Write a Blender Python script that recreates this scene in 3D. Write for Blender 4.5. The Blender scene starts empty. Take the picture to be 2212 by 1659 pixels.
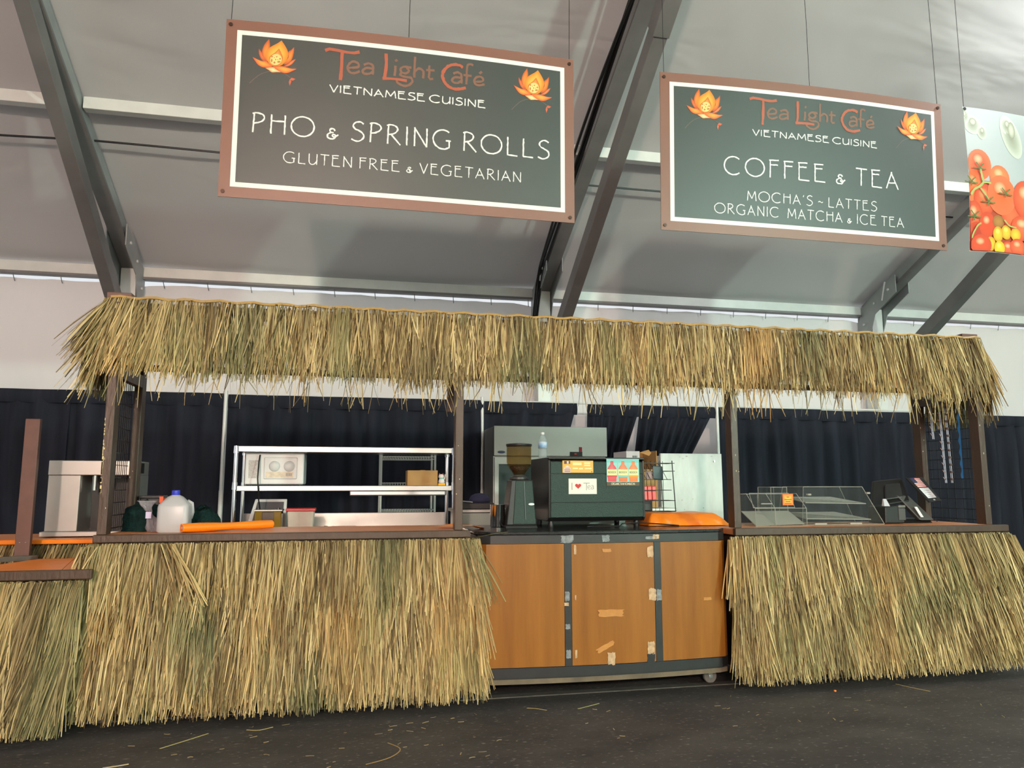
import bpy, math, random
from mathutils import Vector, noise
R = random.Random(7)
scene = bpy.context.scene
COL = scene.collection

# ------------------------------------------------------------------ camera
cam_d = bpy.data.cameras.new('camera'); cam = bpy.data.objects.new('camera', cam_d); COL.objects.link(cam)
cam_d.sensor_width = 36.0; cam_d.lens = 36.0 * 1600 / 2212; cam_d.clip_end = 200
cam.location = (0, 0, 1.38)
cam.rotation_euler = (math.pi / 2 + math.atan(215 / 1600), 0, math.radians(-12.0))
scene.camera = cam
# ------------------------------------------------------------------ world: bright overcast daylight outside the tent
world = bpy.data.worlds.new('overcast_sky'); scene.world = world; world.use_nodes = True
bg = world.node_tree.nodes['Background']; bg.inputs[0].default_value = (0.92, 0.96, 1.0, 1); bg.inputs[1].default_value = 1.15
# ------------------------------------------------------------------ hall lamps (hung in the hall behind the viewer)
def lamp(name, loc, col, power, rad):
    d = bpy.data.lights.new(name, 'POINT'); d.energy = power; d.color = col; d.shadow_soft_size = rad
    o = bpy.data.objects.new(name, d); COL.objects.link(o); o.location = loc; return o
lamp('hall_lamp_warm', (-1.9, -8.5, 4.2), (1.0, 0.74, 0.63), 4100, 0.22)
lamp('hall_lamp_cool', (8.5, -7.0, 4.2), (0.70, 1.0, 0.85), 4000, 0.22)
lamp('hall_lamp_high', (7.2, 4.3, 5.9), (0.95, 0.97, 1.0), 300, 0.25)
# ------------------------------------------------------------------ view
scene.cycles.transparent_max_bounces = 32
vs = scene.view_settings
vs.view_transform = 'Standard'; vs.look = 'None'; vs.exposure = -0.40; vs.gamma = 1.0; vs.use_curve_mapping = False

# ------------------------------------------------------------------ materials
def lin(c):
    out = []
    for v in c[:3]:
        v = v / 255.0
        out.append(v / 12.92 if v <= 0.04045 else ((v + 0.055) / 1.055) ** 2.4)
    return tuple(out)
MATS = {}
def mat(name, c, rough=0.5, metal=0.0, var=0.0, vs_=6.0, bump=0.0, bs=60.0, spec=0.5, coat=0.0, stretch=None, c2=None, detail=4):
    if name in MATS: return MATS[name]
    m = bpy.data.materials.new(name); m.use_nodes = True; nt = m.node_tree; p = nt.nodes['Principled BSDF']
    col = lin(c); p.inputs['Base Color'].default_value = (*col, 1); p.inputs['Roughness'].default_value = rough
    p.inputs['Metallic'].default_value = metal; p.inputs['Specular IOR Level'].default_value = spec; p.inputs['Coat Weight'].default_value = coat
    if var or bump:
        tc = nt.nodes.new('ShaderNodeTexCoord'); mp = nt.nodes.new('ShaderNodeMapping'); nt.links.new(tc.outputs['Object'], mp.inputs[0])
        if stretch: mp.inputs['Scale'].default_value = stretch
    if var:
        n = nt.nodes.new('ShaderNodeTexNoise'); n.inputs['Scale'].default_value = vs_; n.inputs['Detail'].default_value = detail
        nt.links.new(mp.outputs[0], n.inputs['Vector'])
        r = nt.nodes.new('ShaderNodeValToRGB'); r.color_ramp.elements[0].position = 0.3; r.color_ramp.elements[1].position = 0.7
        d = lin(c2) if c2 else tuple(v * (1 - var) for v in col)
        e = col if c2 else tuple(min(1, v * (1 + var)) for v in col)
        r.color_ramp.elements[0].color = (*d, 1); r.color_ramp.elements[1].color = (*e, 1)
        nt.links.new(n.outputs[0], r.inputs[0]); nt.links.new(r.outputs[0], p.inputs['Base Color'])
    if bump:
        n2 = nt.nodes.new('ShaderNodeTexNoise'); n2.inputs['Scale'].default_value = bs; n2.inputs['Detail'].default_value = 3
        nt.links.new(mp.outputs[0], n2.inputs['Vector'])
        b = nt.nodes.new('ShaderNodeBump'); b.inputs['Strength'].default_value = bump; b.inputs['Distance'].default_value = 0.02
        nt.links.new(n2.outputs[0], b.inputs['Height']); nt.links.new(b.outputs[0], p.inputs['Normal'])
    MATS[name] = m; return m
def colmat(name, rough=0.6, spec=0.3, scale=1.0, trans=0.0):
    if name in MATS: return MATS[name]
    m = bpy.data.materials.new(name); m.use_nodes = True; nt = m.node_tree; p = nt.nodes['Principled BSDF']
    a = nt.nodes.new('ShaderNodeAttribute'); a.attribute_name = 'Col'
    nt.links.new(a.outputs['Color'], p.inputs['Base Color']); p.inputs['Roughness'].default_value = rough; p.inputs['Specular IOR Level'].default_value = spec
    if trans:
        out = nt.nodes['Material Output']; t = nt.nodes.new('ShaderNodeBsdfTranslucent'); mx = nt.nodes.new('ShaderNodeMixShader'); mx.inputs[0].default_value = trans
        nt.links.new(a.outputs['Color'], t.inputs[0]); nt.links.new(p.outputs[0], mx.inputs[1]); nt.links.new(t.outputs[0], mx.inputs[2]); nt.links.new(mx.outputs[0], out.inputs[0])
    MATS[name] = m; return m
def clear(name, c, keep=0.85, rough=0.06, body=None):
    """thin clear plastic: part see-through, part glossy surface"""
    if name in MATS: return MATS[name]
    m = bpy.data.materials.new(name); m.use_nodes = True; nt = m.node_tree; p = nt.nodes['Principled BSDF']; out = nt.nodes['Material Output']
    p.inputs['Base Color'].default_value = (*lin(body or c), 1); p.inputs['Roughness'].default_value = rough
    t = nt.nodes.new('ShaderNodeBsdfTransparent'); t.inputs[0].default_value = (*lin(c), 1)
    mx = nt.nodes.new('ShaderNodeMixShader'); mx.inputs[0].default_value = keep
    nt.links.new(p.outputs[0], mx.inputs[1]); nt.links.new(t.outputs[0], mx.inputs[2]); nt.links.new(mx.outputs[0], out.inputs[0])
    MATS[name] = m; return m
def fabric(name, c, trans=0.4, wr=0.35, sc=0.9, stretch=(1, 1, 1)):
    m = bpy.data.materials.new(name); m.use_nodes = True; nt = m.node_tree; p = nt.nodes['Principled BSDF']; out = nt.nodes['Material Output']
    p.inputs['Base Color'].default_value = (*lin(c), 1); p.inputs['Roughness'].default_value = 0.42; p.inputs['Specular IOR Level'].default_value = 0.35
    tc = nt.nodes.new('ShaderNodeTexCoord'); mp = nt.nodes.new('ShaderNodeMapping'); mp.inputs['Scale'].default_value = stretch
    nt.links.new(tc.outputs['Object'], mp.inputs[0])
    n = nt.nodes.new('ShaderNodeTexNoise'); n.inputs['Scale'].default_value = sc; n.inputs['Detail'].default_value = 3; n.inputs['Distortion'].default_value = 0.8
    nt.links.new(mp.outputs[0], n.inputs['Vector'])
    b = nt.nodes.new('ShaderNodeBump'); b.inputs['Strength'].default_value = wr; b.inputs['Distance'].default_value = 0.12
    nt.links.new(n.outputs[0], b.inputs['Height']); nt.links.new(b.outputs[0], p.inputs['Normal'])
    t = nt.nodes.new('ShaderNodeBsdfTranslucent'); t.inputs[0].default_value = (*lin(c), 1)
    mx = nt.nodes.new('ShaderNodeMixShader'); mx.inputs[0].default_value = trans
    nt.links.new(p.outputs[0], mx.inputs[1]); nt.links.new(t.outputs[0], mx.inputs[2]); nt.links.new(mx.outputs[0], out.inputs[0])
    MATS[name] = m; return m

BROWN = mat('painted_brown_wood', (68, 50, 36), 0.45, var=0.10, vs_=14, bump=0.15, bs=50, stretch=(1, 1, 0.3))
BROWN2 = mat('painted_red_brown_wood', (98, 66, 56), 0.5, var=0.15, vs_=9)
CHIP = mat('chipped_paint', (220, 200, 150), 0.6)
ORANGE = mat('orange_laminate', (214, 136, 84), 0.4, var=0.06, vs_=5)
VINYL = mat('orange_vinyl', (246, 132, 8), 0.38, var=0.06, vs_=7, bump=0.1, bs=14)
STEEL = mat('stainless_steel', (205, 205, 202), 0.22, 0.95, var=0.08, vs_=3, stretch=(1, 1, 8))
STEELM = mat('brushed_steel', (190, 188, 182), 0.38, 0.8, var=0.06, vs_=4)
CHROME = mat('chrome', (225, 225, 225), 0.12, 1.0)
ALU = mat('tent_aluminium', (166, 170, 168), 0.5, 0.2, var=0.12, vs_=3)
ALUD = mat('tent_aluminium_dark', (128, 126, 124), 0.55, 0.2, var=0.12, vs_=3)
ALUW = mat('pale_aluminium', (226, 228, 222), 0.4, 0.1, var=0.05, vs_=5)
BLACK = mat('black_plastic', (24, 24, 24), 0.42, var=0.15, vs_=20)
BLACKM = mat('black_laminate', (40, 41, 42), 0.4, var=0.15, vs_=9)
WIRE = mat('black_wire', (22, 22, 23), 0.4, 0.3)
GREYW = mat('grey_epoxy_wire', (196, 200, 192), 0.4)
WHITE = mat('white_enamel', (226, 230, 228), 0.35, var=0.06, vs_=4)
RUBBER = mat('caster_rubber', (96, 94, 90), 0.6)
DRAPE = mat('black_drape_cloth', (36, 39, 48), 0.85, var=0.3, vs_=3.0, stretch=(3, 1, 0.25), spec=0.15)
GREEN = mat('dark_green_hammered_paint', (31, 55, 48), 0.5, var=0.2, vs_=120, bump=0.25, bs=160, spec=0.35)
THATCH = colmat('dry_palm_thatch', 0.62, 0.25, trans=0.12)
PRINT = colmat('printed_colours', 0.45, 0.4)

# ------------------------------------------------------------------ mesh builder
class MB:
    def __init__(s): s.v = []; s.f = []; s.c = []
    def add(s, vs_, fs, col=None):
        b = len(s.v); s.v.extend([tuple(p) for p in vs_]); s.f.extend([tuple(i + b for i in f) for f in fs])
        if col is not None:
            s.c.extend([col] * len(vs_)) if not isinstance(col, list) else s.c.extend(col)
        return s
    def box(s, x0, x1, y0, y1, z0, z1, col=None):
        return s.add([(x0,y0,z0),(x1,y0,z0),(x1,y1,z0),(x0,y1,z0),(x0,y0,z1),(x1,y0,z1),(x1,y1,z1),(x0,y1,z1)],
                     [(0,3,2,1),(4,5,6,7),(0,1,5,4),(1,2,6,5),(2,3,7,6),(3,0,4,7)], col)
    def hexa(s, p, col=None):
        return s.add(p, [(0,3,2,1),(4,5,6,7),(0,1,5,4),(1,2,6,5),(2,3,7,6),(3,0,4,7)], col)
    def beam(s, a, b, w, h, up=(0, 0, 1)):
        a = Vector(a); b = Vector(b); d = (b - a).normalized(); sd = d.cross(Vector(up)).normalized(); u = sd.cross(d).normalized()
        P = []
        for q in (a, b):
            for i, j in ((-1,-1),(1,-1),(1,1),(-1,1)): P.append(q + sd * (w/2*i) + u * (h/2*j))
        return s.add(P, [(3,2,1,0),(4,5,6,7),(0,1,5,4),(1,2,6,5),(2,3,7,6),(3,0,4,7)])
    def tube(s, pts, r, n=8, col=None, cap=True):
        pts = [Vector(p) for p in pts]; rings = []
        ref = Vector((0.31, 0.22, 0.92))
        for i, p in enumerate(pts):
            d = (pts[min(i+1, len(pts)-1)] - pts[max(i-1, 0)]).normalized()
            if abs(d.dot(ref)) > 0.98: ref = Vector((0.9, 0.3, 0.1))
            a = d.cross(ref).normalized(); b = d.cross(a); rr = r[i] if isinstance(r, (list, tuple)) else r
            rings.append([p + a * (rr*math.cos(2*math.pi*k/n)) + b * (rr*math.sin(2*math.pi*k/n)) for k in range(n)])
        V = [q for g in rings for q in g]; F = []
        for i in range(len(pts)-1):
            for k in range(n): F.append((i*n+k, i*n+(k+1)%n, (i+1)*n+(k+1)%n, (i+1)*n+k))
        if cap: F.append(tuple(reversed(range(n)))); F.append(tuple(range((len(pts)-1)*n, len(pts)*n)))
        return s.add(V, F, col)
    def lathe(s, prof, c, n=24, col=None, sx=1, sy=1):
        V = []; F = []
        for r, z in prof:
            for k in range(n): V.append((c[0] + r*sx*math.cos(2*math.pi*k/n), c[1] + r*sy*math.sin(2*math.pi*k/n), c[2] + z))
        for i in range(len(prof)-1):
            for k in range(n): F.append((i*n+k, i*n+(k+1)%n, (i+1)*n+(k+1)%n, (i+1)*n+k))
        if prof[0][0] > 1e-5: F.append(tuple(reversed(range(n))))
        if prof[-1][0] > 1e-5: F.append(tuple(range((len(prof)-1)*n, len(prof)*n)))
        return s.add(V, F, col)
    def wheel(s, c, r, w, n=20, axis='y'):
        V = []; F = []
        pr = [(r*0.55, -w/2), (r*0.93, -w/2), (r, -w*0.3), (r, w*0.3), (r*0.93, w/2), (r*0.55, w/2)]
        for q, t in pr:
            for k in range(n):
                a = 2*math.pi*k/n
                V.append((c[0] + q*math.cos(a), c[1] + t, c[2] + q*math.sin(a)) if axis == 'y' else (c[0] + t, c[1] + q*math.cos(a), c[2] + q*math.sin(a)))
        for i in range(len(pr)-1):
            for k in range(n): F.append((i*n+k, i*n+(k+1)%n, (i+1)*n+(k+1)%n, (i+1)*n+k))
        F.append(tuple(range(n))); F.append(tuple(range((len(pr)-1)*n, len(pr)*n)))
        return s.add(V, F)
    def prism(s, poly, a0, a1, axis='y', col=None):
        n = len(poly); V = []
        for a in (a0, a1):
            for p, q in poly:
                V.append((p, a, q) if axis == 'y' else ((a, p, q) if axis == 'x' else (p, q, a)))
        F = [tuple(range(n)), tuple(reversed(range(n, 2*n)))] + [(i, i+n, (i+1)%n+n, (i+1)%n) for i in range(n)]
        return s.add(V, F, col)
    def grid(s, fn, nu, nv, col=None):
        V = [fn(i/nu, j/nv) for j in range(nv+1) for i in range(nu+1)]
        F = [(j*(nu+1)+i, j*(nu+1)+i+1, (j+1)*(nu+1)+i+1, (j+1)*(nu+1)+i) for j in range(nv) for i in range(nu)]
        return s.add(V, F, col)
    def build(s, name, m, parent=None, smooth=False, loc=None, bevel=0.0, kind=None, label=None, recalc=True):
        o0 = Vector(loc) if loc is not None else (Vector(parent['org']) if parent is not None else Vector((0, 0, 0)))
        me = bpy.data.meshes.new(name); me.from_pydata([(p[0]-o0.x, p[1]-o0.y, p[2]-o0.z) for p in s.v], [], s.f)
        if s.c:
            a = me.attributes.new('Col', 'FLOAT_COLOR', 'POINT'); flat = []
            for c in s.c: flat.extend((c[0], c[1], c[2], 1.0))
            a.data.foreach_set('color', flat)
        me.materials.append(m)
        if recalc and len(s.f) < 6000:
            import bmesh
            bm = bmesh.new(); bm.from_mesh(me); bmesh.ops.recalc_face_normals(bm, faces=bm.faces); bm.to_mesh(me); bm.free()
        if smooth:
            me.polygons.foreach_set('use_smooth', [True]*len(me.polygons))
            if smooth == 'auto': me.set_sharp_from_angle(angle=math.radians(40))
        o = bpy.data.objects.new(name, me); COL.objects.link(o)
        if parent is not None:
            o.parent = parent
            if loc is not None: o.location = o0 - Vector(parent['org'])
        else: o.location = o0
        o['org'] = tuple(o0)
        if bevel:
            b = o.modifiers.new('bevel', 'BEVEL'); b.width = bevel; b.segments = 2; b.limit_method = 'ANGLE'
        if kind: o['kind'] = kind
        if label: o['label'] = label
        return o
def tag(o, label, cat, group=None, kind=None):
    o['label'] = label; o['category'] = cat
    if group: o['group'] = group
    if kind: o['kind'] = kind
    return o
def thing(name, loc, label, cat, group=None):
    o = bpy.data.objects.new(name, None); COL.objects.link(o); o.location = loc; o['org'] = tuple(loc); o.empty_display_size = 0.1
    return tag(o, label, cat, group)
def struct(o, label=None):
    o['kind'] = 'structure'
    if label: o['label'] = label
    return o
def nz(x, y=0.0, z=0.0): return noise.noise(Vector((x, y, z)))
def mixc(a, b, t): return tuple(a[i]*(1-t) + b[i]*t for i in range(3))

# ------------------------------------------------------------------ the hall: floor, tent walls, roof
FLOORM = bpy.data.materials.new('dark_floor_covering'); FLOORM.use_nodes = True
def floor_nodes():
    nt = FLOORM.node_tree; p = nt.nodes['Principled BSDF']; p.inputs['Roughness'].default_value = 0.72; p.inputs['Specular IOR Level'].default_value = 0.3
    tc = nt.nodes.new('ShaderNodeTexCoord')
    mp = nt.nodes.new('ShaderNodeMapping'); mp.inputs['Scale'].default_value = (0.8, 1.5, 1); nt.links.new(tc.outputs['Object'], mp.inputs[0])
    n1 = nt.nodes.new('ShaderNodeTexNoise'); n1.inputs['Scale'].default_value = 2.2; n1.inputs['Detail'].default_value = 6; n1.inputs['Roughness'].default_value = 0.65
    nt.links.new(mp.outputs[0], n1.inputs['Vector'])
    r1 = nt.nodes.new('ShaderNodeValToRGB'); r1.color_ramp.elements[0].position = 0.3; r1.color_ramp.elements[0].color = (*lin((50, 47, 47)), 1)
    r1.color_ramp.elements[1].position = 0.75; r1.color_ramp.elements[1].color = (*lin((76, 72, 69)), 1); nt.links.new(n1.outputs[0], r1.inputs[0])
    n2 = nt.nodes.new('ShaderNodeTexNoise'); n2.inputs['Scale'].default_value = 34; n2.inputs['Detail'].default_value = 5; nt.links.new(mp.outputs[0], n2.inputs['Vector'])
    r2 = nt.nodes.new('ShaderNodeValToRGB'); r2.color_ramp.elements[0].position = 0.60; r2.color_ramp.elements[0].color = (0, 0, 0, 1)
    r2.color_ramp.elements[1].position = 0.74; r2.color_ramp.elements[1].color = (0.8, 0.8, 0.8, 1); nt.links.new(n2.outputs[0], r2.inputs[0])
    mx = nt.nodes.new('ShaderNodeMixRGB'); mx.inputs[2].default_value = (*lin((138, 130, 122)), 1)
    nt.links.new(r2.outputs[0], mx.inputs[0]); nt.links.new(r1.outputs[0], mx.inputs[1]); nt.links.new(mx.outputs[0], p.inputs['Base Color'])
    b = nt.nodes.new('ShaderNodeBump'); b.inputs['Strength'].default_value = 0.25; b.inputs['Distance'].default_value = 0.01
    nt.links.new(n2.outputs[0], b.inputs['Height']); nt.links.new(b.outputs[0], p.inputs['Normal'])
floor_nodes()
XL, XR = -13.07, 17.9
struct(MB().box(XL, XR, -10.2, 10.6, -0.12, 0.0).build('floor', FLOORM), 'dark speckled floor covering of the tent hall')
struct(MB().box(-1.6, 5.3, 4.93, 5.0, 0.0, 0.006).build('trim_1', mat('floor_seam', (78, 74, 68), 0.7, var=0.3, vs_=9)), 'worn grey seam strip across the floor under the stall')
struct(MB().box(5.3, 12.0, 7.55, 7.85, 0.0, 0.012).build('trim_2', mat('floor_strip', (120, 116, 106), 0.7, var=0.2, vs_=5)), 'pale grey floor strip in front of the drape')

WALLF = fabric('wall_fabric', (236, 232, 228), 0.16, 0.5, 1.3, (1, 1, 0.5))
ROOFF = fabric('roof_fabric', (206, 204, 202), 0.05, 0.45, 0.8, (0.6, 1.0, 1.0))
FX = [-7.9, -2.72, 2.45, 7.58, 12.7]          # frame planes
bays = [(XL, FX[0])] + [(FX[i], FX[i+1]) for i in range(4)] + [(FX[4], XR)]
wall = bpy.data.objects.new('wall_back', None); COL.objects.link(wall); wall.location = (0, 9.75, 0); wall['org'] = (0, 9.75, 0)
struct(wall, 'white translucent tent side wall behind the drape')
for a, b in bays:
    def wf(u, v, a=a, b=b):
        x = a + (b-a)*u; z = 3.86*v
        e = max(0, 1 - min(u, 1-u)*(b-a)/0.5)
        return (x, 9.78 + 0.03*nz(x*1.1, z*0.6) + 0.015*nz(x*5, z*1.2, 3), z - 0.05*e*e*(v > 0.9) - 0.012*abs(math.sin(x*math.pi/0.52))*(v > 0.95))
    MB().grid(wf, 60, 24).build('fabric_panel', WALLF, wall, smooth=True, recalc=False)
SL = 0.445
def roofz(y): return 4.06 + SL*(9.75 - y)
ceil = bpy.data.objects.new('ceiling', None); COL.objects.link(ceil); ceil.location = (0, 0, 4.06); ceil['org'] = (0, 0, 4.06)
struct(ceil, 'grey tent roof fabric sloping up from the eaves')
for a, b in bays:
    def rf(u, v, a=a, b=b):
        x = a + (b-a)*u; y = 9.85 - 9.85*v
        s_ = math.sin(u*math.pi)
        return (x, y, roofz(y) + 0.02 + 0.04*s_*nz(x*0.8, y*0.7) + 0.012*s_*nz(x*3, y*1.3, 5) - 0.03*s_)
    MB().grid(rf, 40, 60).build('fabric_panel', ROOFF, ceil, smooth=True, recalc=False)
    MB().grid(lambda u, v, a=a, b=b: (a + (b-a)*u, -10.0*v, roofz(10.0*v if False else 0) - SL*10.0*v), 8, 8).build('fabric_panel', ROOFF, ceil, smooth=True, recalc=False)
struct(MB().grid(lambda u, v: (XL + (XR-XL)*u, -10.0, 3.95*v), 30, 6).build('wall_front', WALLF, smooth=True, recalc=False), 'white tent side wall on the far side of the hall')

# ------------------------------------------------------------------ tent frames
def rot2(p, c, s): return (p[0]*c - p[1]*s, p[0]*s + p[1]*c)
flabels = ['left grey steel tent frame, column and sloping rafter above the post of the left counter',
           'middle grey tent frame passing between the two hanging signs, with black cables on it',
           'right grey tent frame passing behind the coffee and tea sign']
for i, X in enumerate(FX[1:4]):
    f = thing('tent_frame', (X, 9.6, 0), flabels[i], 'tent frame', 'tent frames')
    MB().box(X-0.09, X+0.09, 9.45, 9.68, 0, 3.96).build('column', ALUW, f, bevel=0.008)
    # rafter hugging the fabric
    a = Vector((X, 9.72, roofz(9.72) - 0.115)); b = Vector((X, 0.1, roofz(0.1) - 0.115))
    MB().beam(a, b, 0.13, 0.17).build('rafter', ALU, f, bevel=0.006)
    MB().beam(a + Vector((0, 0, -0.10)), b + Vector((0, 0, -0.10)), 0.16, 0.03).build('rafter_flange', ALUD, f)
    # lower brace from the column up to the rafter
    ka, kb_ = ((9.39, .67), (8.52, .62), (8.42, .60))[i]; bz = lambda y: ka - kb_*y + 0.10
    ye = (ka + 0.10 - 8.26)/(kb_ - SL) + 0.15; p0 = Vector((X, 9.44, bz(9.44))); p1 = Vector((X, ye, bz(ye)))
    MB().beam(p0, p1, 0.13, 0.17).build('brace', ALUD, f, bevel=0.006)
    MB().beam(Vector((X, 5.5, bz(5.5))), Vector((X, max(ye+.1, 4.2), bz(max(ye+.1, 4.2)))), 0.15, 0.19).build('brace_sleeve', ALUD, f, bevel=0.004)
    # eave gusset plates and bolts
    for sgn in (-1, 1):
        xx = X + sgn*0.105
        poly = [(9.74, 3.1), (9.52, 3.1), (9.5, 3.55), (9.36, 3.86), (8.9, 4.08), (8.9, 4.33), (9.74, 3.98)]
        g = MB().prism(poly, xx - 0.006, xx + 0.006, 'x').build('gusset_plate', ALU, f)
        for (by, bz) in ((9.63, 3.25), (9.6, 3.5), (9.6, 3.75), (9.35, 4.02), (9.05, 4.15)):
            MB().tube([(xx + sgn*0.004, by, bz), (xx + sgn*0.022, by, bz)], 0.018, 6).build('bolt', ALUW, g)
    MB().tube([(X-0.12, 9.1, 4.28), (X-0.12, 9.18, 4.02)], 0.012, 6).build('tension_rod', ALUW, f)
# purlins and eave beams bay by bay
names = ['left of the pho sign', 'crossing behind the pho sign', 'between the two signs', 'right of the coffee sign']
plab = ['far left pale roof purlin, left of the left tent frame', 'pale roof purlin running behind the pho and spring rolls sign',
        'pale roof purlin running behind the coffee and tea sign', 'far right pale roof purlin, behind the tomato banner']
elab = ['far left white eave beam over the bright daylight gap', 'white eave beam over the daylight gap, between left and middle frames',
        'white eave beam over the daylight gap, between middle and right frames', 'far right white eave beam over the daylight gap']
for i in range(4):
    a, b = FX[i] + 0.08, FX[i+1] - 0.08
    if i == 0: a = -9
    y = 7.45
    o = MB().beam((a, y, roofz(y) - 0.07), (b, y, roofz(y) - 0.07), 0.10, 0.12).build('roof_purlin', ALUW, loc=((a+b)/2, y, roofz(y) - 0.07), bevel=0.006)
    tag(o, plab[i], 'purlin', 'roof purlins')
    e = thing('eave_beam', ((a+b)/2, 9.72, 3.9), elab[i], 'beam', 'eave beams')
    MB().box(a, b, 9.66, 9.76, 3.915, 4.04).build('beam', ALUW, e, bevel=0.004)
    MB().box(a, b, 9.65, 9.77, 3.885, 3.913).build('keder_rail', ALUD, e)
    k = a + 0.25
    while k < b:
        MB().tube([(k, 9.7, 3.89), (k+0.005, 9.72, 3.845), (k+0.012, 9.74, 3.80)], 0.005, 5).build('hook', ALUD, e); k += 0.52
o = MB()
pts = []
for i in range(81):
    x = -9 + 22*i/80; d = ((x + 2.72) % 5.17)/5.17; y = 7.83 + 0.02*math.sin(x)
    pts.append((x, y, roofz(y) - 0.10 - 0.03*math.sin(math.pi*d)))
tag(o.tube(pts, 0.011, 6).build('steel_cable', WIRE, loc=(0, 7.83, 4.6)), 'thin dark bracing cable strung across the tent under the roof', 'cable')
for k, (dx, dr, lab) in enumerate(((-0.13, 0.0, 'black power cable nearest the sign, running up the middle rafter'), (-0.105, 0.05, 'second black power cable running up the middle rafter'), (-0.15, 0.10, 'lowest loose black power cable sagging along the middle rafter'))):
    pts = []
    for j in range(40):
        t = j/39; y = 9.62 - 8.5*t; sag = 0.05*math.sin(t*math.pi*(2+k)) + 0.03*math.sin(t*9+k)
        z = roofz(y) - 0.12 - dr - sag*0.6
        if t < 0.06: z -= (0.06-t)*14*0.8
        pts.append((2.45 + dx - (0.05 if k == 2 else 0)*math.sin(t*7), y, z))
    tag(MB().tube(pts, 0.016, 6).build('power_cable', BLACK, loc=(2.3, 9.6, 4.0)), lab, 'cable', 'cables along the middle rafter')

# ------------------------------------------------------------------ pipe and drape
POLES = [(-4.52,), (-1.475,), (1.545,), (4.72,), (7.9,)]
pl = ['drape pole at the far left', 'pale upright drape pole left of the steel shelf', 'pale upright drape pole beside the steel refrigerator', 'pale upright drape pole above the white cabinet', 'drape pole at the far right']
for i, (x,) in enumerate(POLES[1:4], 1):
    t = thing('drape_pole', (x, 9.06, 0), pl[i], 'pole', 'drape poles')
    MB().tube([(x, 9.06, 0.006), (x, 9.06, 1.3)], 0.026, 12).build('lower_tube', ALUW, t, smooth='auto')
    MB().tube([(x, 9.06, 1.3), (x, 9.06, 2.45)], 0.022, 12).build('upper_tube', ALUW, t, smooth='auto')
    MB().box(x-0.2, x+0.2, 9.035, 9.25, 0, 0.008).build('base_plate', ALUD, t)
for i in range(4):
    a, b = POLES[i][0], POLES[i+1][0]
    tag(MB().tube([(a+0.03, 9.1, 2.405), (b-0.03, 9.1, 2.405)], 0.014, 8).build('drape_crossbar', ALUW, loc=((a+b)/2, 9.1, 2.4)),
        ['drape crossbar at the far left', 'drape crossbar above the steel shelf', 'drape crossbar above the refrigerator, bare in the gap', 'drape crossbar at the right'][i], 'crossbar', 'drape crossbars')
def drape(xt0, xt1, xb0, xb1, zt, zb, seed, label, amp=0.05, y0=9.1, folds=None):
    if seed not in (6, 7, 8): xt1 += .04; xb1 += .04; xt0 -= .0; y0 -= .012*(seed % 2)
    W = xt1 - xt0; nf = folds or W*3.3
    def fn(u, v):
        t = v                                   # 0 bottom .. 1 top
        x = (xb0 + (xb1-xb0)*u)*(1-t) + (xt0 + (xt1-xt0)*u)*t
        ph = 2*math.pi*nf*u + 2.6*nz(u*W*1.3, seed) + 1.2*nz(u*W*3, seed, 4)
        A = amp*(0.55 + 0.6*nz(u*W*0.8, seed+9) + 0.25)*(1 - 0.75*max(0, (t-0.8)/0.2)) * (W/max(0.3, abs(xb1-xb0)*(1-t) + W*t))**0.5
        return (x, y0 - 0.02 + A*math.sin(ph) + 0.02*nz(u*W, t*2, seed), zb + (zt-zb)*t)
    m = MB().grid(fn, int(max(40, nf*12)), 14)
    d = thing('black_drape', ((xt0+xt1)/2, y0, zb), label, 'drape', 'black drapes')
    m.build('cloth', DRAPE, d, smooth=True, recalc=False)
    m2 = MB().grid(lambda u, v: (xt0 + W*u, y0 - 0.030 - 0.012*math.sin(2*math.pi*nf*u*0.5) - 0.02*math.sin(v*math.pi), zt - 0.13 + 0.15*v), int(max(30, nf*6)), 4)
    m2.build('pole_pocket', DRAPE, d, smooth=True, recalc=False)
drape(-6.1, -4.5, -6.1, -4.5, 2.40, 0.02, 1, 'black drape at the far left edge')
drape(-4.5, -3.15, -4.5, -3.15, 2.40, 0.02, 2, 'black drape left of the lone brown post')
drape(-3.15, -1.50, -3.15, -1.50, 2.40, 0.02, 3, 'black drape behind the left side of the stall, left of the pole')
drape(-1.45, 0.05, -1.45, 0.05, 2.39, 0.02, 4, 'black drape behind the microwave')
drape(0.05, 1.52, 0.05, 1.52, 2.39, 0.02, 5, 'black drape behind the grey wire shelf')
drape(1.57, 2.78, 1.50, 2.08, 2.38, 0.02, 6, 'black drape above the refrigerator, left of the gap')
drape(2.92, 3.64, 2.84, 2.80, 2.37, 0.02, 7, 'narrow gathered black drape between the two pale gaps', 0.035, folds=6)
drape(3.64, 4.70, 3.30, 3.36, 2.37, 0.02, 8, 'black drape pulled aside into a wedge above the white cabinet', 0.05, folds=7)
drape(4.74, 6.25, 4.74, 6.25, 2.37, 0.02, 9, 'black drape behind the acrylic display cases')
drape(6.25, 7.88, 6.25, 7.88, 2.36, 0.02, 10, 'black drape behind the right end of the stall', 0.06)
drape(7.92, 9.4, 7.92, 9.4, 2.34, 0.02, 11, 'black drape right of the stall', 0.06)
drape(9.4, 11.0, 9.4, 11.0, 2.34, 0.02, 12, 'black drape at the far right edge', 0.06)

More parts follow.
